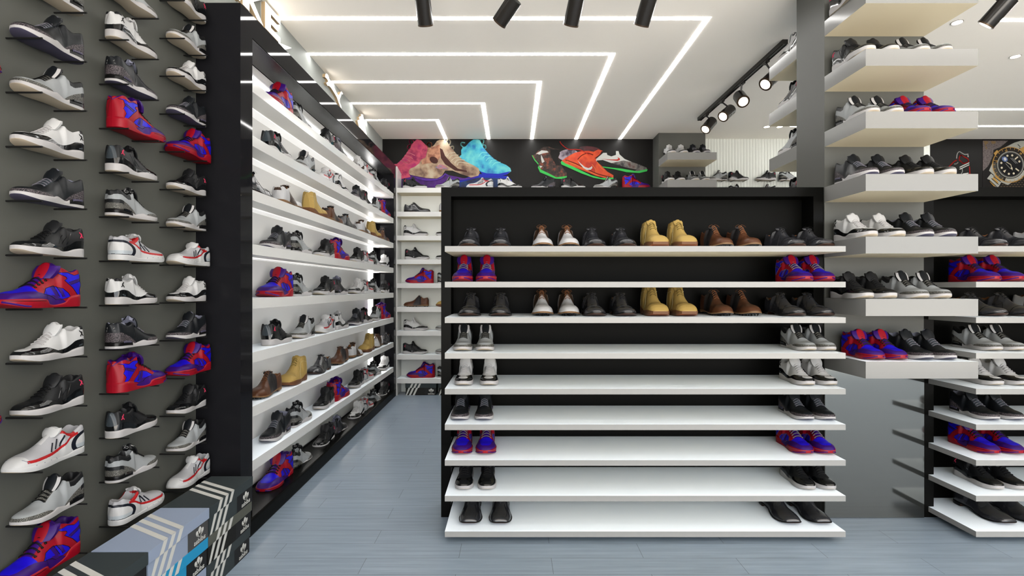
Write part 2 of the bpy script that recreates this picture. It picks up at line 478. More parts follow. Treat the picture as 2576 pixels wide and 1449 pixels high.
bump(k_mesh, noise(k_mesh, coords(k_mesh), 500, 1), 0.4, 0.001)
k_rred = smat('runner_red', srgb(190, 30, 34), 0.45)
k_navy = smat('runner_navy', srgb(26, 30, 42), 0.4)
k_ice = smat('ice_grey', srgb(200, 208, 214), 0.4)
k_ox = smat('polished_black_leather', srgb(56, 57, 62), 0.2, spec=0.5)
k_oxs = smat('black_sole', srgb(20, 19, 19), 0.3)
k_brs = smat('brown_sole', srgb(78, 45, 24), 0.4)
k_brl = smat('brown_leather', srgb(98, 62, 42), 0.3)
k_brlin = smat('tan_lining', srgb(150, 98, 52), 0.6)
k_sad = smat('dark_saddle_leather', srgb(48, 46, 47), 0.3)
k_sadb = smat('brown_saddle_leather', srgb(72, 54, 42), 0.3)
k_wlt = smat('tan_welt', srgb(134, 100, 66), 0.5)
k_lc = smat('brown_lace', srgb(140, 88, 52), 0.5)
k_tan = smat('tan_suede', srgb(196, 164, 92), 0.6)
k_yel = smat('yellow_lining', srgb(232, 200, 24), 0.6)
k_bts = smat('boot_brown_sole', srgb(118, 78, 50), 0.55)
k_bto = smat('orange_rubber', srgb(172, 88, 36), 0.5)
k_stitch = smat('cream_stitch', srgb(225, 212, 165), 0.6)
k_gcord = smat('tan_cord', srgb(140, 118, 60), 0.6)
k_brass = smat('heel_clip_metal', srgb(150, 150, 150), 0.3, metal=0.5)

PROTO = {}
def root_for(name):
    o = bpy.data.objects.new(name, None); o.empty_display_size = 0.05; C.objects.link(o); return o
SNT = [(0, .40), (.03, .425), (.08, .43), (.15, .40), (.24, .365), (.32, .38), (.38, .42), (.44, .425), (.5, .38), (.6, .30), (.7, .225), (.78, .19), (.86, .182), (.93, .172), (.975, .145), (1, .105)]
SNB = [(0, .006), (.1, 0), (.6, 0), (.8, .006), (.92, .03), (1, .06)]

def make_cement(key, name, dark):
    r = root_for(name)
    sh = Shoe(.24, .088, SNT, [(0, .115), (.15, .12), (.3, .10), (.38, .065), (.46, .085), (.55, .105), (.62, .085), (.8, .08), (1, .10)], SNB)
    tg = curve([(.58, .06), (.64, .11), (.72, .128), (.85, .135), (.93, .14), (1, .14)])
    hp = curve([(0, .27), (.07, .27), (.15, .24), (.25, .19), (.35, .12), (.4, .07)])
    def reg(s, t, z, ins, pos):
        if ins: return 'lin'
        if s > .58 and z < tg(s): return 'toe'
        if s < .4 and z < hp(s): return 'heelk' if (not dark and z > hp(s) - .06 and s < .13) else 'heel'
        if not dark and s < .3 and z > sh.T(s) - .07: return 'collar'
        if .43 < s < .66 and t > .58: return 'eye'
        return 'up'
    pr = k_cement if dark else k_bw
    sh.upper(r, reg, {'lin': ('lining', k_lil if dark else k_blk2), 'toe': ('toe_guard', pr), 'heel': ('heel_panel', pr), 'heelk': ('heel_tab', k_blk2),
                      'collar': ('collar', k_blk2), 'eye': ('eyestay', k_patg if dark else k_bw), 'up': ('upper', k_blk if dark else k_gry)})
    sh.sole(r, k_whs, k_out if dark else k_crm, wedge=.33, m_wedge=k_oxs)
    sh.tongue(r, [k_blk, k_blk if dark else k_whs, k_lil if dark else k_blk2], .53, .415, .545, width=.215, split=.6 if not dark else None)
    sh.laces(r, k_greyc if dark else k_black, .46, .66, 6, r=.006, t0=.66, cross=True)
    mb = MB()                                                     # print on the toe bumper and air window
    sh.line(mb, [(.12, .045), (.27, .045)], r=.018, off=.010, sub=4)
    mb.build('heel_window', k_out if dark else k_pat, r)
    if dark:
        mb = MB(); sh.line(mb, [(.015, .33), (.03, .355)], r=.008, off=.004); sh.line(mb, [(.015, .30), (.03, .30)], r=.006, off=.004)
        mb.build('heel_logo', k_brass, r)
    mb = MB()
    x = (.40 - .5) * sh.L + .02 * sh.L
    for yy in (-.045, .045):
        P = [(x - .0 * sh.L + .002, (yy + .03 * math.cos(a)) * sh.L, (.462 + .016 * math.sin(a)) * sh.L) for a in [2 * PI * q / 12 for q in range(13)]]
        mb.tube(P, .005 * sh.L, 5)
    mb.build('tongue_loop_print', k_lil if dark else k_whs, r)
    PROTO[key] = (r, sh.L)
make_cement('A', 'sneaker', True)
make_cement('B', 'sneaker', False)

def make_wave(key, name, white):
    r = root_for(name)
    sh = Shoe(.24, .086, SNT, [(0, .125), (.12, .13), (.25, .11), (.36, .075), (.43, .068), (.52, .09), (.62, .105), (.8, .10), (.93, .105), (1, .115)], SNB)
    mg = curve([(0, .20), (.1, .245), (.2, .235), (.32, .17), (.42, .13), (.5, .125), (.58, .15), (.68, .185), (.8, .185), (.9, .165), (1, .155)])
    tc = curve([(.6, .12), (.75, .15), (.9, .15), (1, .14)])
    def reg(s, t, z, ins, pos):
        if ins: return 'lin'
        if z < mg(s): return 'mud'
        if s < .035 and z > .2: return 'tab'
        if s < .12 and z > .385: return 'ct'
        if .43 < s < .66 and t > .60: return 'eye'
        return 'up'
    up = k_wht if white else k_blk2
    sh.upper(r, reg, {'lin': ('lining', k_wht if white else k_blk2), 'mud': ('mudguard', k_pat), 'tab': ('heel_tab', k_wht if white else k_patg), 'ct': ('collar', k_blk2), 'eye': ('eyestay', up), 'up': ('upper', up)})
    sh.sole(r, k_whs if not white else k_whs, k_crm)
    sh.tongue(r, [up, up], .53, .415, .53, width=.21)
    sh.laces(r, k_whs if white else k_black, .47, .68, 6, r=.007, t0=.68, cross=True)
    jumper(sh, r, k_black if white else k_pink, s=.11, z=.33)
    mb = MB()
    if white:
        sh.line(mb, [(.10, .17), (.16, .15)], r=.012, off=-.004)
    else:
        for a in (.28, .34, .40): sh.line(mb, [(a, .34 - (a - .28) * .3), (a + .09, .17)], r=.004)
    mb.build('side_trim', k_patg if white else k_pat, r)
    PROTO[key] = (r, sh.L)
make_wave('C', 'sneaker', True)
make_wave('D', 'sneaker', False)

def make_hightop():
    r = root_for('high_top_sneaker')
    sh = Shoe(.275, .104, [(0, .42), (.03, .455), (.09, .47), (.15, .445), (.2, .435), (.27, .47), (.34, .49), (.4, .475), (.47, .41), (.58, .325), (.68, .25), (.76, .215), (.85, .20), (.93, .17), (.98, .12), (1, .08)],
              [(0, .15), (.1, .155), (.22, .135), (.3, .06), (.45, .035), (.53, .045), (.57, .10), (.7, .115), (.9, .115), (1, .11)],
              SNB, N=130, M=30, openr=(.045, .36))
    ankle = [(.035, .42), (.06, .40), (.07, .33), (.05, .28), (.085, .22), (.06, .14), (.10, .135), (.20, .25), (.30, .335), (.26, .355), (.275, .38), (.33, .40), (.36, .43), (.24, .435), (.15, .40), (.08, .42)]
    strap = [(.05, .335), (.22, .28), (.245, .31), (.05, .37)]
    win = [(.22, .13), (.25, .175), (.33, .235), (.43, .265), (.53, .235), (.60, .17), (.50, .15), (.46, .13), (.42, .10), (.34, .10)]
    st1 = [(.42, .27), (.47, .26), (.41, .13), (.36, .13)]; st2 = [(.35, .25), (.385, .26), (.33, .13), (.29, .13)]
    pband = curve([(.28, .07), (.36, .12), (.45, .155), (.5, .15), (.6, .175), (.7, .20), (.8, .195), (.9, .18), (1, .165)])
    def reg(s, t, z, ins, pos):
        if ins: return 'pur'
        if s < .36 and .70 < t <= .76: return 'pur'
        if s > .28 and z < pband(s): return 'pur'
        if s > .66 and t > (.30 if s < .9 else .6): return 'blu' if s < .91 else 'pur'
        if inpoly(s, z, ankle): return 'pur2' if inpoly(s, z, strap) else 'blu2'
        if inpoly(s, z, win): return 'pur3' if inpoly(s, z, st1) or inpoly(s, z, st2) else ('blu3' if pos else 'blu3b')
        if .40 < s < .67 and t > .70: return 'pur4'
        return 'red'
    sh.upper(r, reg, {'pur': ('toe_band', k_pur), 'blu': ('toe_box', k_blu), 'blu2': ('ankle_panel', k_blu), 'pur2': ('ankle_strap', k_pur), 'blu3': ('side_window', k_blu), 'blu3b': ('side_window', k_blu), 'pur3': ('side_stripe', k_pur), 'pur4': ('throat', k_pur), 'red': ('upper', k_red)})
    sh.sole(r, k_red, k_red, wide=1.06)
    mb = MB()
    sh.line(mb, ankle[8:] , r=.0032); sh.line(mb, ankle[0:9], r=.0032); sh.line(mb, win + [win[0]], r=.0032)
    sh.line(mb, [strap[0], strap[1]], r=.0028); sh.line(mb, [strap[2], strap[3]], r=.0028)
    sh.line(mb, [st1[0], st1[3]], r=.0028); sh.line(mb, [st2[1], st2[2]], r=.0028)
    L = sh.L                                                    # groove round the toe of the sole
    for sg in (1, -1):
        mb.tube([((s - .5) * L, sg * (sh.W / 2 * sh.wf(s) * 1.062 + .001) * L, (.090 + .018 * max(0, s - .8) * 5 * .3) * L) for s in [.6 + .395 * q / 24 for q in range(25)]], .0035 * L, 5)
    mb.tube([((.30 - .5) * L, sg * 0, .2 * L), ((.30 - .5) * L, 0, .21 * L)], .001, 4)
    mb.build('piping', k_black, r)
    mb = MB()                                                   # purple toe bumper
    for sg in (1, -1):
        mb.tube([((s - .5) * L, sg * (sh.W / 2 * sh.wf(s) * 1.045) * L, (sh.B(s) + .022) * L) for s in [.80 + .195 * q / 16 for q in range(17)]], .011 * L, 6)
    mb.build('toe_bumper', k_pur, r)
    sh.tongue(r, [k_red, k_pur], .50, .385, .565, width=.27, thick=.045, split=.42)
    g = bpy.data.objects
    lc = sh.laces(r, k_black, .44, .64, 5, r=.0085, t0=.60)
    PROTO['E'] = (r, sh.L)
    r2 = dup(r, (0, 0, 0))                                       # the same shoe with grey laces
    for c in r2.children:
        if c.name.startswith('laces') or c.name.startswith('piping'):
            c.data = c.data.copy(); c.data.materials[0] = k_greyc
    PROTO['Eg'] = (r2, sh.L)
make_hightop()

def make_runner():
    r = root_for('running_shoe')
    sh = Shoe(.268, .094, [(0, .30), (.03, .35), (.08, .365), (.15, .335), (.24, .30), (.31, .325), (.38, .375), (.43, .375), (.5, .335), (.6, .27), (.7, .225), (.8, .205), (.88, .19), (.95, .15), (1, .09)],
              [(0, .09), (.2, .085), (.35, .055), (.45, .06), (.6, .085), (.9, .09), (1, .09)], SNB, box=.7)
    rl = curve([(.18, .27), (.27, .245), (.36, .185), (.46, .14), (.6, .12), (.8, .115), (.87, .12)])
    def reg(s, t, z, ins, pos):
        if ins: return 'lin'
        e = math.hypot((s + .02) / .30, (z - .155) / .155)
        if s < .34 and e < 1.0: return 'nav' if e > .78 or z < .098 else ('ice' if z < .15 else 'cup')
        if .16 < s < .88 and rl(s) < z < rl(s) + .032: return 'red'
        if .2 < s < .46 and z > sh.T(s) - .035: return 'redc'
        if s > .86 or (s > .46 and t > .8 and s < .6): return 'toe'
        if z < rl(s): return 'toe'
        return 'up'
    sh.upper(r, reg, {'lin': ('lining', k_mesh), 'nav': ('heel_arc', k_navy), 'cup': ('heel_cup', k_wht), 'ice': ('heel_band', k_ice), 'red': ('red_line', k_rred), 'redc': ('collar', k_rred), 'toe': ('toe_cap', k_wht), 'up': ('upper', k_mesh)})
    sh.sole(r, k_wht, k_crm, wide=1.04)
    mb = MB()
    for a in (.36, .43, .50): sh.line(mb, [(a, .325 - (a - .33) * .42), (a + .065, .195 - (a - .33) * .2)], r=.010, off=.000, sub=7)
    mb.build('stripe_set', k_navy, r)
    mb = MB()
    for a in (.5, .6, .7, .8): sh.line(mb, [(a, .03), (a + .01, .075)], r=.004, off=.006, sub=2)
    sh.line(mb, [(.86, .12), (.9, .17)], r=.003)
    mb.build('sole_groove', k_lil, r)
    mb = MB(); L = sh.L
    mb.tube([((.965 - .5) * L, y * L, (.085) * L) for y in (-.05, 0, .05)], .018 * L, 8)
    mb.build('toe_patch', smat('patch_grey', srgb(150, 160, 168), .5), r)
    sh.tongue(r, [k_wht, k_wht], .48, .405, .445, width=.20, thick=.03)
    PROTO['F'] = (r, sh.L)
make_runner()

OXT = [(0, .22), (.03, .29), (.07, .305), (.12, .285), (.2, .25), (.28, .29), (.35, .375), (.4, .385), (.46, .34), (.55, .26), (.65, .20), (.75, .17), (.85, .155), (.93, .14), (.98, .115), (1, .08)]
OXB = [(0, 0), (.215, 0), (.23, .045), (.4, .04), (.55, .004), (.7, 0), (.85, .012), (1, .055)]
OXS = [(0, .075), (.22, .075), (.4, .07), (.55, .035), (.7, .03), (.85, .042), (1, .082)]
def make_oxford(key, sq):
    r = root_for('dress_shoe')
    sh = Shoe(.325, .122, OXT, OXS, OXB, wf=WSQ if sq else WF, openr=(.045, .33), box=.8, narrow=.3)
    def reg(s, t, z, ins, pos):
        return 'lin' if ins else 'up'
    sh.upper(r, reg, {'lin': ('lining', k_brlin), 'up': ('upper', k_ox)})
    sh.sole(r, k_oxs, k_brs, wide=1.06, name='sole')
    mb = MB(); sh.line(mb, [(.5, .235), (.56, .13), (.60, .05)], r=.003); sh.line(mb, [(.30, .22), (.42, .17), (.5, .2)], r=.0025)
    if not sq: mb.tube(sh.over(.74, .05, .001, 14), .003 * sh.L, 5)
    else: mb.tube([((s - .5) * sh.L, (sh.sec(s, .62)[0]) * sh.L, (sh.sec(s, .62)[1] + .002) * sh.L) for s in [.6 + .33 * q / 10 for q in range(11)]], .003 * sh.L, 5)
    mb.build('seam', k_oxs, r)
    sh.tongue(r, [k_ox, k_ox],   .42, .36, .40, width=.16, thick=.015)
    sh.laces(r, k_black, .39, .50, 4, r=.005, t0=.78, bow=True)
    PROTO[key] = (r, sh.L)
make_oxford('G', False); make_oxford('K', True)

def make_saddle(key, main, sad):
    r = root_for('golf_shoe')
    sh = Shoe(.31, .115, [(0, .26), (.03, .34), (.08, .36), (.14, .34), (.22, .325), (.29, .36), (.35, .43), (.40, .44), (.46, .39), (.55, .30), (.65, .235), (.75, .205), (.85, .19), (.93, .165), (.98, .12), (1, .08)],
              [(0, .095), (.22, .09), (.45, .06), (.7, .055), (.9, .065), (1, .09)], [(0, .03), (.215, .03), (.24, .045), (.4, .045), (.6, .025), (.8, .025), (1, .055)], openr=(.045, .33), box=.72, narrow=.28)
    a = curve([(0, .30), (.06, .27), (.12, .22), (.25, .18), (.45, .30)]); 
    def reg(s, t, z, ins, pos):
        if ins: return 'lin'
        lo = .30 + (.36 - z) * -.05; hi = .46 + (.42 - z) * .42
        if lo < s < hi and s < .60: return 'sad'
        if s < .04 and z > .28: return 'sad2'
        return 'up'
    sh.upper(r, reg, {'lin': ('lining', k_brlin), 'sad': ('saddle', sad), 'sad2': ('heel_tab', sad), 'up': ('upper', main)})
    sh.sole(r, k_wlt, k_oxs, wide=1.06, name='sole')
    mb = MB(); L = sh.L
    for s in (.06, .16, .5, .62, .74, .86, .95):
        for yy in (-.6, .6, 0):
            w = sh.W / 2 * sh.wf(s) * yy; bz = sh.B(s)
            mb.cyl(((s - .5) * L, w * L, bz * L), ((s - .5) * L, w * L, (bz - .025) * L), .014 * L, .007 * L, 6)
    mb.build('spikes', k_oxs, r)
    sh.tongue(r, [sad, sad], .43, .37, .455, width=.17, thick=.018)
    sh.laces(r, k_lc, .40, .54, 5, r=.006, t0=.76, bow=True)
    PROTO[key] = (r, sh.L)
make_saddle('H', smat('white_saddle_leather', srgb(214, 214, 216), .35), k_sadb)
make_saddle('I', k_brl, k_sad)

def make_boot():
    r = root_for('ankle_boot')
    sh = Shoe(.30, .118, [(0, .50), (.1, .555), (.2, .555), (.3, .56), (.4, .52), (.5, .40), (.6, .31), (.7, .255), (.8, .245), (.9, .215), (1, .12)],
              [(0, .16), (.2, .14), (.4, .085), (.6, .10), (.8, .115), (1, .10)], [(0, .0), (.2, 0), (.3, .02), (.5, .0), (.7, 0), (.85, .015), (1, .05)],
              wf=[(0, .42), (.1, .72), (.2, .76), (.4, .78), (.6, .97), (.8, 1.0), (.92, .90), (1, .66)], openr=(.08, .32), N=20, M=9, flat=True, lean=.24)
    def reg(s, t, z, ins, pos): return 'lin' if ins else 'up'
    sh.upper(r, reg, {'lin': ('lining', k_yel), 'up': ('upper', k_tan)})
    sh.sole(r, k_bts, k_bto, wide=1.05, name='sole')
    # flat end walls of the angular toe and heel
    L = sh.L
    for s in (0, 1):
        mb = MB(); ms = MB()
        P = [sh.sec(s, j / 9) for j in range(10)]
        mb.poly([((s - .5) * L, y * L, z * L) for y, z in P] + [((s - .5) * L, -y * L, z * L) for y, z in reversed(P[:-1])])
        w = sh.W / 2 * sh.wf(s) * 1.05
        ms.poly([((s - .5) * L * 1.003, y * L, z * L) for y, z in ((-w, sh.B(s)), (w, sh.B(s)), (w, sh.S(s)), (-w, sh.S(s)))])
        mb.build('end_panel', k_tan, r); ms.build('sole_edge', k_bts, r)
    mb = MB()
    sh.line(mb, [(.30, .46), (.37, .38), (.40, .30), (.47, .22), (.50, .12)], r=.0035, off=.002)
    sh.line(mb, [(.05, .44), (.18, .43), (.30, .46)], r=.0035, off=.002); sh.line(mb, [(.14, .43), (.13, .17)], r=.0025, off=.002)
    mb.build('stitching', k_stitch, r)
    sh.tongue(r, [k_tan, k_tan], .42, .33, .60, width=.17, thick=.02)
    sh.laces(r, k_gcord, .36, .50, 5, r=.006, t0=.74, cross=True)
    PROTO['J'] = (r, sh.L)
make_boot()
# ================================================================ the room
CEIL = 3.17; XL = -1.63; YB = 6.43; XR = 7.6
mb = MB(); mb.box(XL - .2, XR + .2, -3, YB + .2, -.08, 0); struct('floor', mb, m_floor)
mb = MB(); mb.box(XL - .2, XR + .2, -3, YB + .2, CEIL, CEIL + .1); struct('ceiling', mb, m_ceil)
mb = MB(); mb.box(XL - .2, XL, -3, YB + .2, 0, CEIL); struct('wall_left', mb, m_grey)
mb = MB(); mb.box(XL, XL + .004, 2.50, YB, HC + 1.45, CEIL); struct('trim_1', mb, m_fascia)
mb = MB(); mb.box(XR, XR + .2, -3, YB + .2, 0, CEIL); struct('wall_right', mb, m_grey)
mb = MB(); mb.box(XL, XR, YB, YB + .2, 0, CEIL); struct('wall_back', mb, m_black_wall)
mb = MB(); n = 78                                       # fluted wall panel
x0, x1 = 2.34, 5.24
P = []
for i in range(n * 8 + 1):
    t = i / 8; P.append((x0 + (x1 - x0) * t / n, YB - .012 - .009 * abs(math.sin(PI * t)) ))
mb.prism([(x1, YB), (x0, YB)] + P, 'z', 0, CEIL - .001)
struct('wall_panel', mb, m_flute)

# ---------------------------------------------------------------- ceiling line lights
ORD = ['first', 'second', 'third', 'fourth', 'fifth', 'sixth', 'seventh', 'eighth', 'ninth', 'tenth', 'eleventh', 'twelfth', 'thirteenth', 'fourteenth']
lw = .019
for i, (y, x) in enumerate(((3.550, 1.356), (4.093, .804), (4.645, .249), (5.185, -.294), (5.701, -.832))):
    mb = MB()
    pts = [(XL + .006, y - lw), (x + lw, y - lw), (x + lw, YB - .002), (x - lw, YB - .002), (x - lw, y + lw), (XL + .006, y + lw)]
    mb.prism(pts, 'z', CEIL - .0018, CEIL)
    o = mb.build('ceiling_light', m_led)
    tag(o, 'L-shaped white line light in the ceiling, %s from the camera' % ORD[i], 'ceiling light', 'nested L-shaped ceiling lights')
for i, (y, xa, xb, d) in enumerate(((3.571, 3.38, XR - .1, 'nearest the black spotlight'), (5.358, 3.6, XR - .1, 'the longer-gap one in the middle'), (5.911, 3.22, XR - .1, 'the one closest to the watch poster'))):
    mb = MB(); mb.box(xa, xb, y - lw, y + lw, CEIL - .0018, CEIL)
    tag(mb.build('ceiling_light', m_led), 'straight white line light in the right ceiling, ' + d, 'ceiling light', 'straight ceiling lights')
for i, y in enumerate((2.35, 1.1, -.2, -1.5)):  # line lights added out of view for more light and reflections
    mb = MB(); mb.box(-1.2, XR - .6, y - lw, y + lw, CEIL - .0018, CEIL)
    tag(mb.build('ceiling_light', m_led), 'added white line light on the unseen near ceiling, %s from the racks' % ORD[i], 'ceiling light', 'straight ceiling lights')
for i, (x, y, d) in enumerate(((3.13, 3.60, 'beside the right black spotlight'), (4.06, 4.13, 'at the right edge of the ceiling'), (2.95, 5.93, 'behind the grey pier shelves, left one'), (3.10, 5.93, 'behind the grey pier shelves, right one'))):
    t = thing('recessed_downlight', 'small round warm downlight ' + d, 'downlight', (x, y, CEIL), 'recessed downlights')
    mb = MB(); mb.cyl((0, 0, -.004), (0, 0, 0), .036, n=28); mb.build('trim_ring', m_white_gloss, t)
    mb = MB(); mb.cyl((0, 0, -.006), (0, 0, -.003), .031, n=28); mb.build('lamp_glass', m_lamp, t)

# ---------------------------------------------------------------- track and spotlights
def spot(loc, d, label, r=.053, ln=.145, lit=True, stem=None, group='track spotlights'):
    """loc = centre of the lens, d = direction the lamp points"""
    t = thing('track_spotlight', label, 'spotlight', loc, group)
    d = Vector(d).normalized(); b = -d * ln
    mb = MB(); mb.cyl(tuple(b), (0, 0, 0), r, r, n=36)
    mb.build('housing', m_lampbody, t, smooth=True, angle=0.6)
    mb = MB(); mb.cyl(tuple(-d * .004), tuple(d * .004), r * 1.03, r * 1.03, n=36); mb.build('front_ring', m_lampring, t, smooth=True, angle=0.6)
    mb = MB(); mb.cyl(tuple(d * .003), tuple(d * .0055), r * .74, r * .74, n=30); mb.build('lens', m_lamp, t)
    mid = b * .55; top = Vector(stem) - Vector(loc)
    mb = MB(); mb.tube([tuple(mid), tuple(Vector((mid.x, mid.y, mid.z + r * 1.2))), tuple(top)], .008, 8); mb.build('stem', m_lampbody, t)
    mb = MB(); mb.box(top.x - .017, top.x + .017, top.y - .035, top.y + .035, top.z - .005, top.z + .012); mb.build('track_adapter', m_lampbody, t)
    return t
mb = MB(); mb.box(2.035, 2.075, 3.85, 5.62, CEIL - .034, CEIL)
for s in (-1, 1): mb.box(2.055 + s * .014 - .002, 2.055 + s * .014 + .002, 3.86, 5.61, CEIL - .040, CEIL - .034)
tag(mb.build('lighting_track', m_lampbody), 'long black ceiling track carrying lit warm spotlights', 'lighting track')
zt = CEIL - .045
for x, y, h, d, lb in ((2.03, 5.37, 1.665, (-.55, -.30, -.62), 'at the far end'), (2.05, 4.97, 1.665, (-.62, -.38, -.55), 'second from the far end'),
                       (2.045, 4.53, 1.650, (-.10, -.75, -.60), 'third from the far end, facing forward'), (2.03, 4.10, 1.632, (-.6, -.25, -.55), 'at the near end beside the pier')):
    spot((x, y, HC + h), d, 'lit black spotlight on the ceiling track, ' + lb, stem=(2.055, y + .05, zt))
mb = MB(); mb.box(-1.2, 3.4, 3.09, 3.13, CEIL - .034, CEIL)
tag(mb.build('lighting_track', m_lampbody), 'black ceiling track holding the row of unlit-side spotlights above the centre rack', 'lighting track')
for (u, d, lb) in ((-217, (.04, .78, -1), 'first from the left wall'), (-32, (-.62, .55, -.62), 'second from the left wall, tilted left'), (148, (-.22, .78, -1), 'third from the left wall'), (326, (-.22, .78, -1), 'fourth from the left wall'), (1192, (-.55, .80, -1), 'beside the right pier shelves')):
    vv = 662 if u != -32 else 668
    y = 3.06; dd = Vector(d).normalized()
    lens = Vector((u * y / F, y, HC + vv * y / F))
    spot(tuple(lens), d, 'black cylinder spotlight hanging at the top edge, ' + lb, r=.0455, ln=.155, stem=(lens.x - dd.x * .08, 3.11, zt), group='black cylinder spotlights')

# ---------------------------------------------------------------- left lit shelving
XF = -1.40
unit = thing('lit_shelving_unit', 'long wall shelving with black glass frame and backlit white shelves', 'shelving', (0, 0, 0))
mb = MB()
mb.box(XL, XF, 2.64, 2.761, 0, HC + 1.4707); mb.box(XL, XF, 6.075, 6.19, 0, HC + 1.4707)
mb.box(XL, XF, 2.761, 6.075, HC + 1.347, HC + 1.4707)
mb.build('frame', m_black_gloss, unit)
mb = MB(); mb.box(-1.558, XF - .004, 2.761, 6.075, HC + 1.343, HC + 1.347); mb.build('top_lining', m_tex_black, unit)
mb = MB()
mb.prism([(-1.60, 2.761), (-1.36, 2.655), (-1.398, 6.19), (-1.60, 6.19)], 'z', 0, HC - 1.212, 0)
mb.build('plinth', m_black, unit, bevel=.012)
mb = MB(); mb.box(XL, -1.606, 2.761, 5.93, HC - 1.238, HC + 1.34); mb.build('back_panel', m_white_back, unit)
mb = MB(); mb.box(-1.605, XF - .012, 2.761, 6.075, HC - 1.245, HC - 1.235); mb.build('bottom_board', m_tex_black, unit)
mb = MB(); mb.box(-1.606, -1.565, 2.761, 5.93, HC + 1.300, HC + 1.343); mb.build('valance', m_white_back, unit)
XS = -1.405
SH = [HC + 1.1193 - .2937 * k for k in range(8)]
for z in SH:
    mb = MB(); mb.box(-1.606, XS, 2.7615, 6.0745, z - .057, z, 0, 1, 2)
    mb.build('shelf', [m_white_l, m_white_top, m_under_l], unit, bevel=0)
for i, z in enumerate([HC + 1.300] + [z - .057 for z in SH]):
    mb = MB(); mb.box(-1.604, -1.594 if i in (0, 8) else -1.53, 2.79, 5.9, z - .006, z - .0005); mb.build('light_strip', m_led_s if i in (0, 8) else m_led_w, unit)
mb = MB()
zs = [HC + 1.295] + SH + [HC - 1.235]
for i in range(len(zs) - 1):
    lo = zs[i + 1] + .002; hi = (zs[i] - .066) if i else zs[i]
    mb.box(-1.6055, -1.6035, 5.71, 5.90, lo, hi)
mb.build('light_panel', m_led_s, unit)
mb = MB(); mb.box(-1.600, -1.588, 2.79, 5.9, HC - 1.20, HC - 1.12); mb.build('kick_board', m_grey_back, unit)

# ---------------------------------------------------------------- free-standing racks
def rack(dx, label, inset=0.0):
    t = thing('display_rack', label, 'display rack', (dx, 0, 0), 'black framed shoe racks')
    x0, x1 = -.402 + inset, 1.768; zt = HC + .5716
    mb = MB()
    mb.box(x0, x0 + .056, 2.904, 3.10, 0.0, zt); mb.box(x1 - .058, x1, 2.904, 3.10, 0.0, zt)
    mb.box(x0 + .056, x1 - .058, 2.904, 3.10, zt - .052, zt); mb.box(x0 + .056, x1 - .058, 2.904, 3.10, 0, .03)
    mb.build('frame', m_black, t)
    mb = MB(); mb.box(x0 + .056, x1 - .058, 3.023, 3.09, .03, zt - .052); mb.build('back_panel', m_black_in, t)
    for k in range(9):
        z = HC + .2135 - .1816 * k
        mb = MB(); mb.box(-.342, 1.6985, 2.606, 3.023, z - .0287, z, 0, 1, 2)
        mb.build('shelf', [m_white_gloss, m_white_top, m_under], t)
    return t
rack(0, 'black framed rack with nine white shelves, standing whole in the centre')
rack(2.704, 'black framed rack with nine white shelves, cut by the right edge', .034)

# ---------------------------------------------------------------- piers with cantilevered shelves
PH = [1.508 - .3127 * k for k in range(7)]
def pier(x0, x1, yf, yb, d, hs, label, low=False, back=True, ks=None):
    t = thing('display_pier', label, 'pier', (0, 0, 0), 'grey piers with white shelves')
    mb = MB(); mb.box(x0, x1, yf, yb, 0, CEIL - .001); mb.build('body', m_pier, t)
    if low:
        mb = MB(); mb.box(x0 + .001, x1 - .001, yf - .004, yf - .0005, .002, HC - .449); mb.build('polished_panel', m_mirror, t)
    for h in hs:
        for side in ((-1, 1) if back else (-1,)):
            mb = MB()
            a, b_ = (yf - d, yf - .0005) if side < 0 else (yb + .0005, yb + d)
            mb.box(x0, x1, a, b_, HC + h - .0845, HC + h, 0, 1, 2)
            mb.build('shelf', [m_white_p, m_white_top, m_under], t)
    return t
m_pier = mat('pier_paint', (0.052, 0.053, 0.048), 0.4, spec=0.1)
pier(1.768, 2.330, 2.897, 3.181, .338, PH, 'grey pier with thick white shelves between the two black racks', low=True)
pier(1.768, 2.330, 6.17, 6.4295, .346, [1.544 - .3127 * k for k in range(7)], 'grey pier with white shelves against the far wall', back=False)

# ---------------------------------------------------------------- far wall unit
t = thing('wall_display_unit', 'white shelving unit against the black back wall with shoes on every level', 'shelving', (0, 0, 0))
mb = MB(); mb.prism([(6.19, 0), (6.4295, 0), (6.4295, HC + 1.43), (6.19, HC + 1.47)], 'x', -1.400, -1.388); mb.build('side_panel', m_white_l, t)
mb = MB(); mb.box(-1.388, 1.765, 6.4205, 6.4295, 0, HC + 1.20); mb.build('back_panel', m_grey_back, t)
for k in range(9):
    z = HC + 1.211 - .2883 * k
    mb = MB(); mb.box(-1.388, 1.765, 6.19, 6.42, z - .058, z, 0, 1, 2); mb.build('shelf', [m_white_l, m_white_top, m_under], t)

# ---------------------------------------------------------------- lit signs on the left wall above the shelving
def polymesh(mb, pts, x0, x1, k=0, ks=1):
    mb.prism(pts, 'x', x0, x1, k, ks)
ZC = CEIL
def sign(name, label, polys, xa=-1.624, xb=-1.598):
    t = thing(name, label, 'sign', (0, 0, 0), 'lit logo signs on the left wall')
    for i, (pn, P) in enumerate(polys):
        mb = MB()
        for q in P: mb.prism(q, 'x', xa, xb, 0, 1)
        o = mb.build(pn, [m_sign, m_sign_side], t)
    return t
z1, z2 = 2.985, 3.155                                     # letter heights
def N_(y, wd):
    b = wd * .26
    return [[(y, z1), (y + b, z1), (y + b, z2), (y, z2)], [(y + wd - b, z1), (y + wd, z1), (y + wd, z2), (y + wd - b, z2)], [(y + b, z2), (y + wd - b, z1 + .07), (y + wd - b, z1), (y + b, z2 - .07)]]
def I_(y, wd): return [[(y, z1), (y + wd, z1), (y + wd, z2), (y, z2)]]
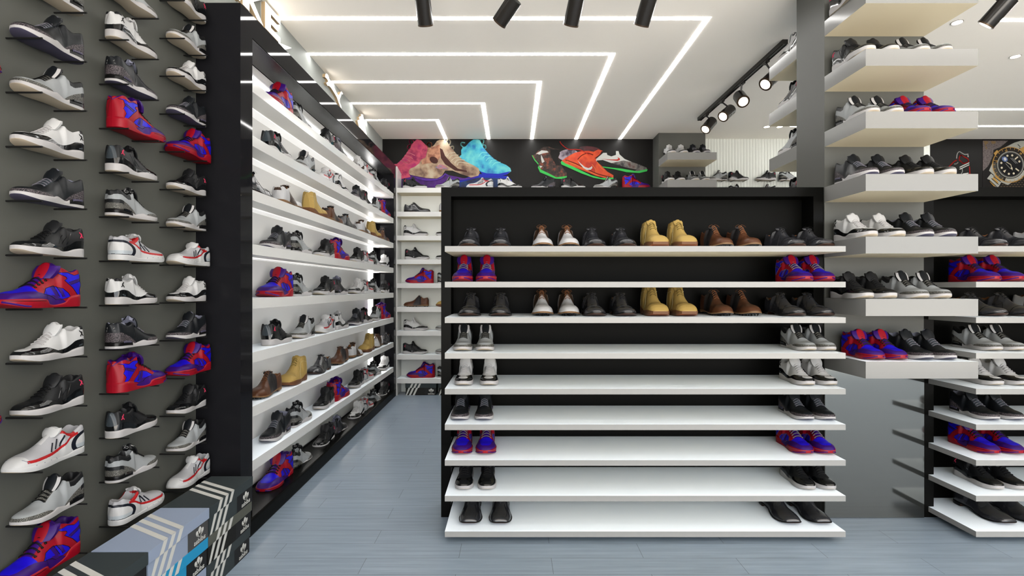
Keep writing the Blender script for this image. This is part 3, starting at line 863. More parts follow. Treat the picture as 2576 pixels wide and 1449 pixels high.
def K_(y, wd):
    b = wd * .3; m = (z1 + z2) / 2
    return [[(y, z1), (y + b, z1), (y + b, z2), (y, z2)], [(y + b, m - .02), (y + wd - b * .9, z2), (y + wd, z2), (y + b, m - .035)], [(y + b, m + .03), (y + b, m - .03), (y + wd - b, z1), (y + wd, z1)]]
def E_(y, wd):
    b = wd * .36; h = (z2 - z1); q = []
    q.append([(y, z1), (y + b, z1), (y + b, z2), (y, z2)])
    for a, l in ((0, 1), (.385, .86), (.77, 1)): q.append([(y + b, z1 + a * h), (y + wd * l, z1 + a * h), (y + wd * l, z1 + (a + .23) * h), (y + b, z1 + (a + .23) * h)])
    return q
sw = [(2.88, 2.90), (3.00, 2.80), (3.12, 2.775), (3.25, 2.79), (3.80, 3.012), (3.20, 2.88), (3.10, 2.87), (3.02, 2.88), (2.95, 2.93), (2.90, 3.0)]
sign('logo_sign', 'glowing white block letter sign with swoosh on the near end of the grey fascia',
     [('letter', N_(2.66, .24)), ('letter', I_(2.94, .07)), ('letter', K_(3.04, .25)), ('letter', E_(3.315, .215)), ('swoosh', [[(3.05, 2.87), (3.25, 2.90), (3.52, 2.985), (3.71, 3.039), (3.60, 2.975), (3.35, 2.87), (3.15, 2.83)]])])
# leaping cat
cat = [(4.39, 3.105), (4.41, 3.125), (4.43, 3.135), (4.455, 3.13), (4.47, 3.10), (4.50, 3.08), (4.545, 3.065), (4.60, 3.04), (4.66, 3.00), (4.70, 2.985), (4.735, 3.01), (4.76, 3.06), (4.785, 3.105), (4.815, 3.12), (4.835, 3.10),
       (4.825, 3.085), (4.805, 3.085), (4.79, 3.05), (4.77, 3.0), (4.75, 2.96), (4.745, 2.90), (4.79, 2.86), (4.80, 2.83), (4.77, 2.83), (4.72, 2.88), (4.68, 2.93), (4.62, 2.955), (4.56, 2.975), (4.52, 2.985), (4.47, 2.98), (4.44, 2.955), (4.41, 2.975), (4.43, 3.01), (4.46, 3.03), (4.43, 3.055), (4.38, 3.05), (4.385, 3.08)]
sign('logo_sign', 'glowing white leaping cat sign in the middle of the grey fascia', [('cat_shape', [[(a, 2.985 + (b - 2.83) * .545) for a, b in cat]])])
tri = [[(5.40, 2.90), (5.46, 2.90), (5.41, 3.00), (5.35, 2.965)], [(5.48, 2.90), (5.56, 2.90), (5.48, 3.08), (5.41, 3.04)], [(5.58, 2.90), (5.72, 2.90), (5.56, 3.135), (5.48, 3.105)]]
sign('logo_sign', 'glowing white three bar sign at the far end of the grey fascia', [('bar', [[(5.30 + (a - 5.35) * .89, 2.985 + (b - 2.90) * .74) for a, b in q]]) for q in tri])
# ================================================================ shoes on display
NAME = {'A': 'black cement print sneaker', 'B': 'grey speckled sneaker', 'C': 'white sneaker with black mudguard', 'D': 'black sneaker with pink emblem',
        'E': 'red and blue high-top', 'Eg': 'red and blue high-top', 'F': 'white striped running shoe', 'G': 'black dress shoe', 'K': 'black square-toed dress shoe',
        'H': 'white and brown golf shoe', 'I': 'brown golf shoe', 'J': 'tan ankle boot'}
CATS = {'A': 'sneaker', 'B': 'sneaker', 'C': 'sneaker', 'D': 'sneaker', 'E': 'sneaker', 'Eg': 'sneaker', 'F': 'running shoe', 'G': 'dress shoe', 'K': 'dress shoe', 'H': 'golf shoe', 'I': 'golf shoe', 'J': 'boot'}
USED = set()
DIRS = {'cam': -PI / 2, 'away': PI / 2, 'R': 0.0, 'L': PI}
def put(key, x, y, z, d, s, where, group, toe=False, turn=0.0):
    r, L = PROTO[key]; a = DIRS[d] + turn
    if toe: x -= math.cos(a) * L / 2 * s; y -= math.sin(a) * L / 2 * s
    if key in USED:
        o = dup(r, (x, y, z), a, s)
    else:
        USED.add(key); o = r; o.location = (x, y, z); o.rotation_euler = (0, 0, a); o.scale = (s, s, s)
    tag(o, NAME[key] + ', ' + where, CATS[key], group)
    return o
# ---- grey peg wall
PEGX = -1.572
PEG0 = None
def add_peg(y, z, where):
    global PEG0
    if PEG0 is None:
        mb = MB(); mb.cyl((XL - .002, 0, 0), (-1.514, 0, 0), .0032, n=8)
        PEG0 = mb.build('display_peg', m_peg, smooth=True, angle=.8); o = PEG0
    else:
        o = PEG0.copy(); C.objects.link(o)
    o.location = (0, y, z); tag(o, where, 'display peg', 'pegs in the grey wall')
LAT = lambda k: HC + .805 - .1749 * k
COLS = [('nearest', 'cam', 1.738, 1.70, (1.650, 1.823), -1, 'BABCADECDFBE'),
        ('middle', 'away', 2.12, 2.15, (2.023, 2.196), -2, 'BCAEDBFCAEDBF'),
        ('farthest', 'cam', 2.475, 2.492, (2.369, 2.542), -3, 'DBCAEDBFCAEDBF')]
for cn, d, yc, ye, py, k0, row in COLS:
    for i, key in enumerate(row):
        k = k0 + i; z = LAT(k)
        put(key, PEGX, (ye + (.025 if key == 'F' and cn == 'nearest' else 0)) if key in 'EF' else yc, z + .0036, d, 1.0, 'grey peg wall, %s column, %s from top' % (cn, ORD[i]), 'shoes on the peg wall')
        for n_, y in enumerate(py):
            end = ('toe' if (d == 'cam') == (n_ == 0) else 'heel')
            add_peg(y, z, 'thin black peg under the %s end, %s peg column, %s row from top' % (end, cn, ORD[i]))
for i, k in enumerate((1, 7)):
    put('E', PEGX, 1.418, LAT(k) + .0036, 'away', 1.0, 'toe just showing at the left photo edge, %s one' % ('upper', 'lower')[i], 'shoes on the peg wall')
    for y in (1.33, 1.50): add_peg(y, LAT(k), 'thin black peg at the left photo edge under the %s red toe, %s one' % (('upper', 'lower')[i], 'near' if y < 1.4 else 'far'))

# ---- left lit shelves
SB = 1.26
P1 = [3.22, 3.57, 4.05, 4.37, 4.89, 5.20, 5.51, 5.91]
A_ = lambda ks, ds: list(zip(ks, ds, P1))
c, a = 'cam', 'away'
ROWS = [A_('EBDACFBD', (c, a, c, a, c, a, a, c)),
        list(zip('DBFCADBE', (a, c, c, a, c, a, c, a), (3.24, 3.63, 4.05, 4.395, 4.86, 5.165, 5.53, 5.885))),
        list(zip('GHJIGHJI', (a,) * 8, (2.94, 3.38, 3.84, 4.22, 4.60, 5.07, 5.48, 5.86))),
        A_('ABDEDFBC', (c, a, c, a, c, a, a, c)),
        A_('EBDACFBD', (c, a, c, a, c, a, a, c)),
        list(zip('DBFCADBE', (a, c, c, a, c, a, c, a), (3.24, 3.63, 4.05, 4.395, 4.86, 5.165, 5.53, 5.885))),
        list(zip('IJGIHJHG', (c, c, c, c, a, c, c, c), (3.07, 3.47, 3.93, 4.38, 4.80, 5.23, 5.58, 5.905))),
        A_('ABDEDFBC', (c, a, c, a, c, a, a, c)),
        A_('EBDACFBD', (c, a, c, a, c, a, a, c))]
for i, row in enumerate(ROWS):
    z = SH[i] if i < 8 else HC - 1.235
    for j, (key, d, y) in enumerate(row):
        big = key in 'ABCDEF'
        put(key, -1.487 if big else -1.482, y, z, d, (1.2 if key == 'F' else SB) if big else (1.0 if key != 'J' else 1.02), 'left lit shelves, %s level from top, %s from near end' % (ORD[i], ORD[j]), 'shoes on the left lit shelves')

# ---- centre rack and right rack
RZ = [HC + .2135 - .1816 * k for k in range(9)]
formal = [('G', -.229), ('G', -.063), ('H', .166), ('H', .308), ('G', .443), ('G', .606), ('J', .775), ('J', .925), ('I', 1.135), ('I', 1.285), ('G', 1.50), ('G', 1.65)]
ends = {1: ('Eg', 'E', -.264, -.138, 1.54, 1.655), 3: ('B', 'B', -.262, -.144, 1.555, 1.658), 4: ('C', 'C', -.256, -.122, 1.548, 1.665), 5: ('A', 'A', -.277, -.149, 1.543, 1.655),
        6: ('Eg', 'E', -.266, -.139, 1.543, 1.658), 7: ('D', 'D', -.254, -.133, 1.552, 1.658), 8: ('K', 'K', -.222, -.062, 1.465, 1.625)}
TOE = {'G': 2.665, 'H': 2.70, 'I': 2.70, 'J': 2.67, 'K': 2.66, 'E': 2.665, 'Eg': 2.665}
def onrack(key, x, k, side, n, rk, dx=0):
    s = 1.10 if key in 'ABCD' else (.97 if key in ('G', 'K') else (1.0 if key[0] == 'E' else (.98 if key in 'HI' else .95)))
    put(key, x + dx, TOE.get(key, 2.655), RZ[k], 'cam', s, '%s, %s shelf from top, %s' % (rk, ORD[k], n), 'shoes on the black racks', toe=True)
for k in (0, 2):
    for i, (key, x) in enumerate(formal): onrack(key, x, k, 0, '%s from left' % ORD[i], 'centre rack')
for k, (kc, kr, *xs) in ends.items():
    for i, x in enumerate(xs): onrack(kc, x, k, 0, ('left pair, left one', 'left pair, right one', 'right pair, left one', 'right pair, right one')[i], 'centre rack')
    for i in (0, 1):
        onrack(kr, xs[i] + (.02 if k == 8 else 0), k, 0, ('left one', 'right one')[i], 'right rack', dx=2.79)
for k in (0, 2):
    for i in (0, 1, 2): onrack(formal[i][0], formal[i][1], k, 0, '%s from left' % ORD[i], 'right rack', dx=2.79)

# ---- pier shelves
PR = [('DDCC', (1.80, 1.94, 2.10, 2.22)), ('DDBB', (1.815, 1.935, 2.09, 2.205)), ('BBEE', (1.835, 1.955, 2.095, 2.215)), ('AADD', (1.83, 1.96, 2.11, 2.225)),
      ('CCAA', (1.825, 1.966, 2.11, 2.226)), ('DDBB', (1.805, 1.923, 2.086, 2.20)), ('EEAA', (1.86, 1.975, 2.11, 2.226))]
for k, (row, xs) in enumerate(PR):
    for i, key in enumerate(row):
        if k == 0 and i > 1: continue
        put(key, xs[i], 2.585, HC + PH[k], 'cam', 1.17 if key != 'E' else .98, 'near pier, %s shelf from top, %s from left' % (ORD[k], ORD[i]), 'shoes on the pier shelves', toe=True)
for k, key in enumerate('CDBD'):
    put(key, 1.83, 3.475, HC + PH[k], 'away', 1.17, 'rear of near pier, %s shelf from top' % ORD[k], 'shoes on the pier shelves', toe=True)
for k, (row, xs) in enumerate((('CCAA', (1.847, 1.985, 2.125, 2.243)), ('DDBB', (1.827, 1.95, 2.116, 2.235)))):
    for i, key in enumerate(row):
        put(key, xs[i], 5.86, HC + 1.544 - .3127 * k, 'cam', 1.17, 'far pier, %s shelf in view, %s from left' % (('upper', 'lower')[k], ORD[i]), 'shoes on the pier shelves', toe=True)

# ---- far unit
TOPR = [('D', 'R', -1.191), ('B', 'L', -.792), ('F', 'L', -.396), ('C', 'R', -.027), ('A', 'L', .384), ('D', 'R', .75), ('B', 'L', 1.147), ('E', 'R', 1.521)]
for i, (key, d, x) in enumerate(TOPR):
    put(key, x, 6.28, HC + 1.211, d, 1.24, 'on top of the far white unit, %s from left' % ORD[i], 'shoes on the far white unit')
FR = [('G', 'R', -1.165, 'H', 'R', -.74), ('C', 'R', -1.18, 'C', 'L', -.785), ('D', 'R', -1.165, 'C', 'L', -.785), ('E', 'L', -1.135, 'B', 'R', -.765),
      ('I', 'L', -1.175, 'J', 'L', -.78), ('C', 'R', -1.18, 'B', 'L', -.79), ('D', 'R', -1.19, 'B', 'L', -.79), ('E', 'L', -1.12, 'B', 'R', -.765)]
for k, row in enumerate(FR):
    z = HC + 1.211 - .2883 * (k + 1)
    for j in (0, 1):
        key, d, x = row[3 * j:3 * j + 3]
        put(key, x, 6.29, z, d, 1.26 if key in 'ABCDEF' else 1.0, 'far white unit, %s row down, %s' % (ORD[k + 1], ('by side panel', 'beside the centre rack')[j]), 'shoes on the far white unit')

# ---- fluted wall pegs
for i, (key, d, x, h, lb) in enumerate((('B', 'L', 2.54, 1.331, 'upper row, first from left'), ('D', 'R', 2.81, 1.331, 'upper row, second from left'), ('D', 'L', 3.145, 1.331, 'upper row, third from left'), ('B', 'R', 3.44, 1.331, 'upper row, fourth from left'),
                                  ('B', 'R', 2.81, 1.158, 'lower row, left one'), ('B', 'L', 3.145, 1.158, 'lower row, right one'))):
    put(key, x, 6.352, HC + h, d, 1.04, 'fluted wall, ' + lb, 'shoes on the fluted wall')
    for s in (-1, 1):
        mb = MB(); mb.cyl((x + s * .075, YB - .01, HC + h - .0035), (x + s * .075, 6.28, HC + h - .0035), .003, n=8)
        tag(mb.build('display_peg', m_peg), 'black peg on the fluted wall, %s, %s side' % (lb, 'left' if s < 0 else 'right'), 'display peg', 'pegs on the fluted wall')
for k, (r, L) in PROTO.items():
    if k not in USED:
        for ch in list(r.children): bpy.data.objects.remove(ch)
        bpy.data.objects.remove(r)

# ================================================================ shoe boxes
cmat = lambda n, c, r: mat(n, tuple(v * .46 for v in c), r)
c_dark = cmat('card_charcoal', srgb(58, 66, 68), .55); c_black = cmat('card_black', srgb(30, 29, 27), .55); c_olive = cmat('card_olive_grey', srgb(92, 94, 86), .55)
c_lblue = cmat('card_pale_blue', srgb(158, 172, 196), .55); c_cyan = cmat('card_cyan', srgb(42, 158, 208), .55)
c_wht = cmat('card_print_white', srgb(222, 222, 216), .55); c_lab = cmat('card_label_grey', srgb(78, 78, 78), .5); c_labk = cmat('card_label_black', srgb(34, 34, 35), .5)
def text_mesh(body, size):
    cu = bpy.data.curves.new('t', 'FONT'); cu.body = body; cu.size = size; cu.align_x = 'CENTER'; cu.extrude = 0.0; cu.resolution_u = 3; cu.offset = size * .02
    o = bpy.data.objects.new('t', cu); C.objects.link(o); bpy.context.view_layer.update()
    me = bpy.data.meshes.new_from_object(o.evaluated_get(bpy.context.evaluated_depsgraph_get()))
    bpy.data.objects.remove(o); V = [tuple(v.co) for v in me.vertices]; Fs = [tuple(p.vertices) for p in me.polygons]
    return V, Fs
TXT = text_mesh('adidas', .030)
def shoe_box(loc, rz, W, Ln, Hh, lid, body, lab, label, group='shoe boxes', s=1.0):
    """length along local Y, printed side faces +X; origin at the base centre"""
    t = thing('shoe_box', label, 'shoe box', loc, group); t.rotation_euler = (0, 0, rz); t.scale = (s, s, s)
    x1 = W / 2; y0 = -Ln / 2; y1 = Ln / 2; lh = Hh * .36; g = .004
    mb = MB(); mb.box(-x1 + g, x1 - g, y0 + g, y1 - g, 0, Hh - .004); bd = mb.build('body', body, t, bevel=.001)
    mb = MB(); mb.box(-x1, x1, y0, y1, Hh - lh, Hh); ld = mb.build('lid', lid, t, bevel=.0012)
    e = .0006
    mt = MB(); ms = MB()
    for q in range(3):
        a = y0 + .075 + q * .046; b_ = a + .024
        mt.quad((x1, a, Hh + e), (x1, b_, Hh + e), (-x1, b_ + .11, Hh + e), (-x1, a + .11, Hh + e))
        f = .067 / Hh
        mt.quad((x1 + e, a, Hh), (x1 + e, b_, Hh), (x1 + e, b_ - lh * f, Hh - lh), (x1 + e, a - lh * f, Hh - lh))
        a2 = a - lh * f - .012; b2 = b_ - lh * f - .012
        ms.quad((x1 - g + e, a2, Hh - lh), (x1 - g + e, b2, Hh - lh), (x1 - g + e, max(y0 + g, b2 - (Hh - lh) * f), 0), (x1 - g + e, max(y0 + g, a2 - (Hh - lh) * f), 0))
    mt.build('lid_stripes', c_wht, ld, fixn=False); ms.build('body_stripes', c_wht, bd, fixn=False)
    ya, yb = y1 - g - .135, y1 - g; zt = Hh - lh
    mb = MB(); mb.quad((x1 - g + e, ya, 0.001), (x1 - g + e, yb, 0.001), (x1 - g + e, yb, zt), (x1 - g + e, ya, zt)); lb = mb.build('label', lab, t, fixn=False)
    mb = MB(); yc = (ya + yb) / 2 + .01; zc = zt * .40; X = x1 - g + 2 * e; R = zt * .52
    for an, ln_, wd in ((0, 1.0, .30), (.80, .98, .26), (-.80, .98, .26)):
        pts = []
        for q in range(14):
            th = 2 * PI * q / 14; u_ = math.sin(th) * wd * R * (1 if math.cos(th) > -0.2 else .7); w_ = (0.5 + .5 * math.cos(th)) * ln_ * R
            pts.append((X, yc + u_ * math.cos(an) + w_ * math.sin(an) * .85, zc + w_ * math.cos(an) - u_ * math.sin(an)))
        mb.poly(pts)
    mb.build('emblem', c_wht, lb, fixn=False)
    mb = MB()
    for q in range(3): mb.quad((X + e, yc - R * .7, zc + R * (.06 + .11 * q)), (X + e, yc + R * .7, zc + R * (.06 + .11 * q)), (X + e, yc + R * .7, zc + R * (.10 + .11 * q)), (X + e, yc - R * .7, zc + R * (.10 + .11 * q)))
    mb.build('emblem_bars', lab, lb, fixn=False)
    mb = MB(); V, Fs = TXT; b0 = len(mb.v); k = .105 / .09 * .9
    mb.v += [(X, yc - v[0] * k, zc - R * .55 + v[1] * .95) for v in V]; mb.f += [tuple(b0 + i for i in f) for f in Fs]; mb.m += [0] * len(Fs)
    mb.build('lettering', c_wht, lb, fixn=False)
    return t
bh = .1225
ST = [('far', (2.176 + 2.538) / 2, [(c_dark, c_dark, c_labk, 'charcoal'), (c_olive, c_black, c_lab and c_labk, 'olive-lidded black'), (c_dark, c_dark, c_labk, 'charcoal')]),
      ('middle', (1.812 + 2.172) / 2, [(c_lblue, c_lblue, c_lab, 'pale blue'), (c_cyan, c_cyan, c_labk, 'bright cyan'), (c_lblue, c_lblue, c_labk, 'pale blue')]),
      ('nearest', (1.446 + 1.808) / 2, [(c_dark, c_black, c_labk, 'charcoal'), (c_olive, c_black, c_labk, 'olive-lidded black'), (c_dark, c_dark, c_labk, 'charcoal')])]
for sn, yc, bx in ST:
    for i, (lid, body, lab, nm) in enumerate(bx):
        dy = (0, -.004, -.012)[i]
        shoe_box((-1.387 - (.003 * i), yc + dy, (2 - i) * bh), 0, .206, .360, bh, lid, body, lab,
                 '%s shoe box with white stripes, %s of the %s stack by the peg wall' % (nm, ('top', 'middle', 'bottom')[i], sn))
shoe_box((-1.105, 6.30, 0), -PI / 2, .20, .375, .142, c_dark, c_black, c_labk, 'charcoal striped shoe box on the floor under the far white unit, by the side panel')
shoe_box((-.705, 6.30, 0), -PI / 2, .20, .375, .142, c_dark, c_black, c_labk, 'charcoal striped shoe box on the floor under the far white unit, partly behind the rack')

# ================================================================ posters on the back wall
pal = lambda m: m
def poster(name, label, xa, xb, za, zb, bgm, scale, ox, oy, layers, y=YB - .003):
    t = thing(name, label, 'poster', (0, 0, 0), 'posters on the black back wall')
    mb = MB(); mb.box(xa, xb, y, YB - .0003, za, zb); mb.build('sheet', bgm, t)
    def W(p): return ((ox + p[0] / scale - 1288) * 6.427 / F, HC + (724.5 - (oy + p[1] / scale)) * 6.427 / F)
    yy = y - .0008
    def clip(pts):
        return [(min(max(p[0], xa + .001), xb - .001), min(max(p[1], za + .001), zb - .001)) for p in pts]
    for lay in layers:
        nm, kind, m = lay[:3]; mb = MB()
        for item in lay[3]:
            if kind == 'poly':
                q = clip([W(p) for p in item]); mb.poly([(p[0], yy, p[1]) for p in q])
            elif kind == 'disc':
                cx, cy, rx, ry, an = (list(item) + [0])[:5] if len(item) < 5 else item
                P = [(cx + rx * math.cos(2 * PI * k / 40) * math.cos(an) - ry * math.sin(2 * PI * k / 40) * math.sin(an), cy + rx * math.cos(2 * PI * k / 40) * math.sin(an) + ry * math.sin(2 * PI * k / 40) * math.cos(an)) for k in range(40)]
                q = clip([W(p) for p in P]); mb.poly([(p[0], yy, p[1]) for p in q])
                if nm == 'hour_marker': mb.build(nm, m, t, fixn=False); mb = MB()
            else:
                wd = lay[4]; pts = smooth2(item)
                for a_, b_ in zip(pts[:-1], pts[1:]):
                    dx, dy = b_[0] - a_[0], b_[1] - a_[1]; l = math.hypot(dx, dy) or 1; nx, ny = -dy / l * wd / 2, dx / l * wd / 2
                    ex, ey = dx / l * wd * .2, dy / l * wd * .2
                    q = clip([W(p) for p in ((a_[0] + nx - ex, a_[1] + ny - ey), (b_[0] + nx + ex, b_[1] + ny + ey), (b_[0] - nx + ex, b_[1] - ny + ey), (a_[0] - nx - ex, a_[1] - ny - ey))])
                    mb.poly([(p[0], yy, p[1]) for p in q])
        if mb.f: mb.build(nm, m, t, fixn=False)
        yy -= .0005
    return t
def smooth2(p, n=5):
    if len(p) < 3: return list(p)
    out = []
    for i in range(len(p) - 1):
        p0 = p[max(i - 1, 0)]; p1 = p[i]; p2 = p[i + 1]; p3 = p[min(i + 2, len(p) - 1)]
        for k in range(n):
            t = k / n
            out.append(tuple(.5 * (2 * p1[e] + (p2[e] - p0[e]) * t + (2 * p0[e] - 5 * p1[e] + 4 * p2[e] - p3[e]) * t * t + (3 * p1[e] - p0[e] - 3 * p2[e] + p3[e]) * t ** 3) for e in (0, 1)))
    return out + [p[-1]]
PAL = 0.38
def pmat(n, c, r=.5): return mat(n, tuple(v * PAL for v in c), r, spec=.06)
def mottled(name, c1, c2, scale, c3=None):
    c1 = tuple(v * PAL for v in c1); c2 = tuple(v * PAL for v in c2); c3 = tuple(v * PAL for v in c3) if c3 else None
    m = mat(name, c1, .5); n, l, b = nodes(m)
    f = noise(m, coords(m), scale, 3, .55)
    l.new(ramp(m, f, [(.34, c1), (.52, c2), (.68, c3 or c1)]), b.inputs['Base Color']); return m
pk = mottled('print_pink', srgb(150, 24, 84), srgb(214, 84, 112), 9, srgb(186, 40, 110)); pkl = pmat('print_pink_light', srgb(232, 130, 148), .5)
bge = mottled('print_beige', srgb(112, 84, 70), srgb(184, 156, 128), 8, srgb(206, 190, 164)); bgl = pmat('print_beige_light', srgb(222, 210, 184), .5); bgd = pmat('print_brown_shade', srgb(78, 46, 42), .5); bgo = mottled('print_copper', srgb(150, 84, 62), srgb(216, 142, 110), 14)
cy = mottled('print_cyan', srgb(36, 112, 190), srgb(72, 190, 214), 8, srgb(120, 220, 222)); cyl_ = pmat('print_cyan_light', srgb(140, 232, 232), .5); cyd = pmat('print_deep_blue', srgb(44, 56, 190), .5)
pur = mottled('print_purple_glow', srgb(40, 12, 60), srgb(84, 24, 130), 4); drk = pmat('print_black', srgb(34, 33, 32), .4)
zt_, zb_ = CEIL - .001, HC + 1.22
poster('wall_poster', 'wide poster of pink, beige and cyan high-tops on black, upper left of back wall', XL + .002, .06, zb_, zt_, drk, 7.576, 980, 345, [
    ('purple_glow', 'poly', pur, [[(215, 700), (700, 760), (1100, 720), (1500, 800), (1500, 960), (215, 960)]]),
    ('blue_glow', 'poly', cyd, [[(1330, 820), (1700, 700), (2250, 740), (2330, 830), (2330, 880), (1340, 960)]]),
    ('dark_floor', 'poly', mottled('print_night', srgb(30, 26, 60), srgb(26, 60, 110), 5), [[(1340, 860), (1700, 770), (2200, 790), (2350, 960), (1340, 965)]]),
    ('pink_loop', 'line', pk, [[(430, 150), (390, 110), (385, 55), (430, 45), (465, 95)], [(385, 240), (350, 210), (360, 160), (410, 165)]], 26),
    ('pink_hightop', 'poly', pk, [[(-120, 600), (-20, 560), (95, 515), (140, 510), (230, 430), (300, 340), (345, 270), (400, 200), (420, 140), (520, 42), (600, 60), (690, 150), (730, 200), (720, 300), (690, 400), (600, 450), (570, 520), (480, 570), (400, 610), (370, 680), (400, 760), (215, 800), (60, 790), (-120, 740)]]),
    ('pink_laces', 'line', pkl, [[(330, 300), (400, 310), (480, 350)], [(290, 350), (370, 370), (440, 410)], [(250, 410), (320, 420), (390, 460)], [(210, 450), (280, 470), (340, 500)]], 16),
    ('cyan_loops', 'line', cyl_, [[(1400, 190), (1362, 150), (1375, 105), (1435, 110)], [(1700, 90), (1740, 45), (1790, 60), (1780, 120), (1740, 130)], [(1790, 230), (1830, 210), (1825, 160), (1780, 150)]], 22),
    ('cyan_hightop', 'poly', cy, [[(1330, 370), (1370, 340), (1365, 250), (1400, 190), (1450, 180), (1520, 100), (1600, 45), (1700, 45), (1740, 90), (1790, 200), (1830, 250), (1900, 330), (2000, 420), (2120, 490), (2220, 530), (2300, 590), (2320, 650), (2240, 710), (2100, 745), (1900, 750), (1780, 720), (1715, 640), (1640, 560), (1540, 510), (1430, 470)]]),
    ('cyan_sole', 'poly', cyd, [[(1720, 650), (1850, 690), (2080, 700), (2310, 650), (2240, 712), (2100, 748), (1900, 752), (1780, 722)]]),
    ('cyan_laces', 'line', cyl_, [[(1700, 370), (1760, 300), (1860, 300)], [(1780, 400), (1830, 350), (1910, 355)], [(1840, 450), (1890, 400), (1970, 405)], [(1910, 500), (1950, 440), (2030, 440)], [(1960, 540), (2020, 490), (2110, 480)]], 14),
    ('beige_loops', 'line', bgl, [[(1080, 80), (1130, 45), (1160, 90), (1140, 150)], [(1190, 260), (1220, 220), (1210, 175), (1160, 190)]], 22), ('copper_loop', 'line', bgo, [[(745, 200), (715, 150), (745, 110), (795, 120), (800, 180)]], 26),
    ('beige_hightop', 'poly', bge, [[(370, 640), (400, 600), (480, 570), (570, 500), (600, 430), (690, 390), (730, 210), (810, 190), (860, 140), (900, 80), (960, 50), (1050, 50), (1100, 90), (1140, 160), (1225, 260), (1290, 340), (1400, 440), (1520, 500), (1620, 550), (1700, 600), (1720, 680), (1690, 740), (1550, 770), (1350, 700), (1200, 640), (1060, 640), (1000, 740), (900, 790), (700, 780), (500, 740), (400, 720), (370, 690)]]),
    ('copper_side', 'poly', mottled('print_copper_soft', srgb(150, 96, 74), srgb(205, 150, 118), 10), [[(735, 215), (810, 200), (960, 140), (970, 380), (900, 480), (760, 500), (620, 520), (600, 440), (700, 390)]]),
    ('heel_hollow', 'disc', bgd, [(845, 440, 85, 60, .5)]), ('shade_band', 'poly', bgd, [[(960, 210), (1010, 240), (1060, 360), (1180, 500), (1300, 600), (1470, 640), (1480, 670), (1250, 640), (1060, 520), (980, 400)]]),
    ('inner_lining', 'poly', mottled('print_pastel', srgb(70, 130, 160), srgb(190, 120, 130), 12), [[(870, 580), (960, 520), (1040, 540), (1120, 610), (1050, 610), (940, 610)]]),
    ('beige_laces', 'line', bgl, [[(1110, 360), (1150, 310), (1250, 300)], [(1140, 410), (1200, 350), (1310, 345)], [(1180, 450), (1250, 400), (1360, 395)], [(1240, 500), (1300, 440), (1430, 440)], [(1290, 540), (1340, 480), (1520, 510)]], 15),
    ('purple_sole', 'poly', mottled('print_violet', srgb(60, 26, 110), srgb(90, 40, 160), 9), [[(480, 760), (700, 795), (900, 800), (1010, 740), (1060, 690), (1120, 720), (1200, 790), (1350, 800), (1560, 770), (1690, 735), (1600, 790), (1350, 825), (1180, 810), (1110, 740), (1060, 720), (1000, 790), (880, 830), (700, 835), (560, 810)]])])
gr = pmat('print_neon_green', srgb(70, 205, 95), .5); org = mottled('print_orange', srgb(186, 50, 30), srgb(226, 84, 34), 8, srgb(205, 60, 32)); wh = pmat('print_white', srgb(212, 212, 208), .5); rd = pmat('print_red', srgb(190, 48, 38), .5)
bks = mottled('print_black_rust', srgb(28, 26, 26), srgb(74, 52, 44), 22, srgb(150, 70, 44)); gys = mottled('print_steel', srgb(58, 58, 58), srgb(128, 122, 118), 16, srgb(96, 66, 60)); gal = mottled('print_galaxy', srgb(60, 44, 62), srgb(176, 164, 176), 6)
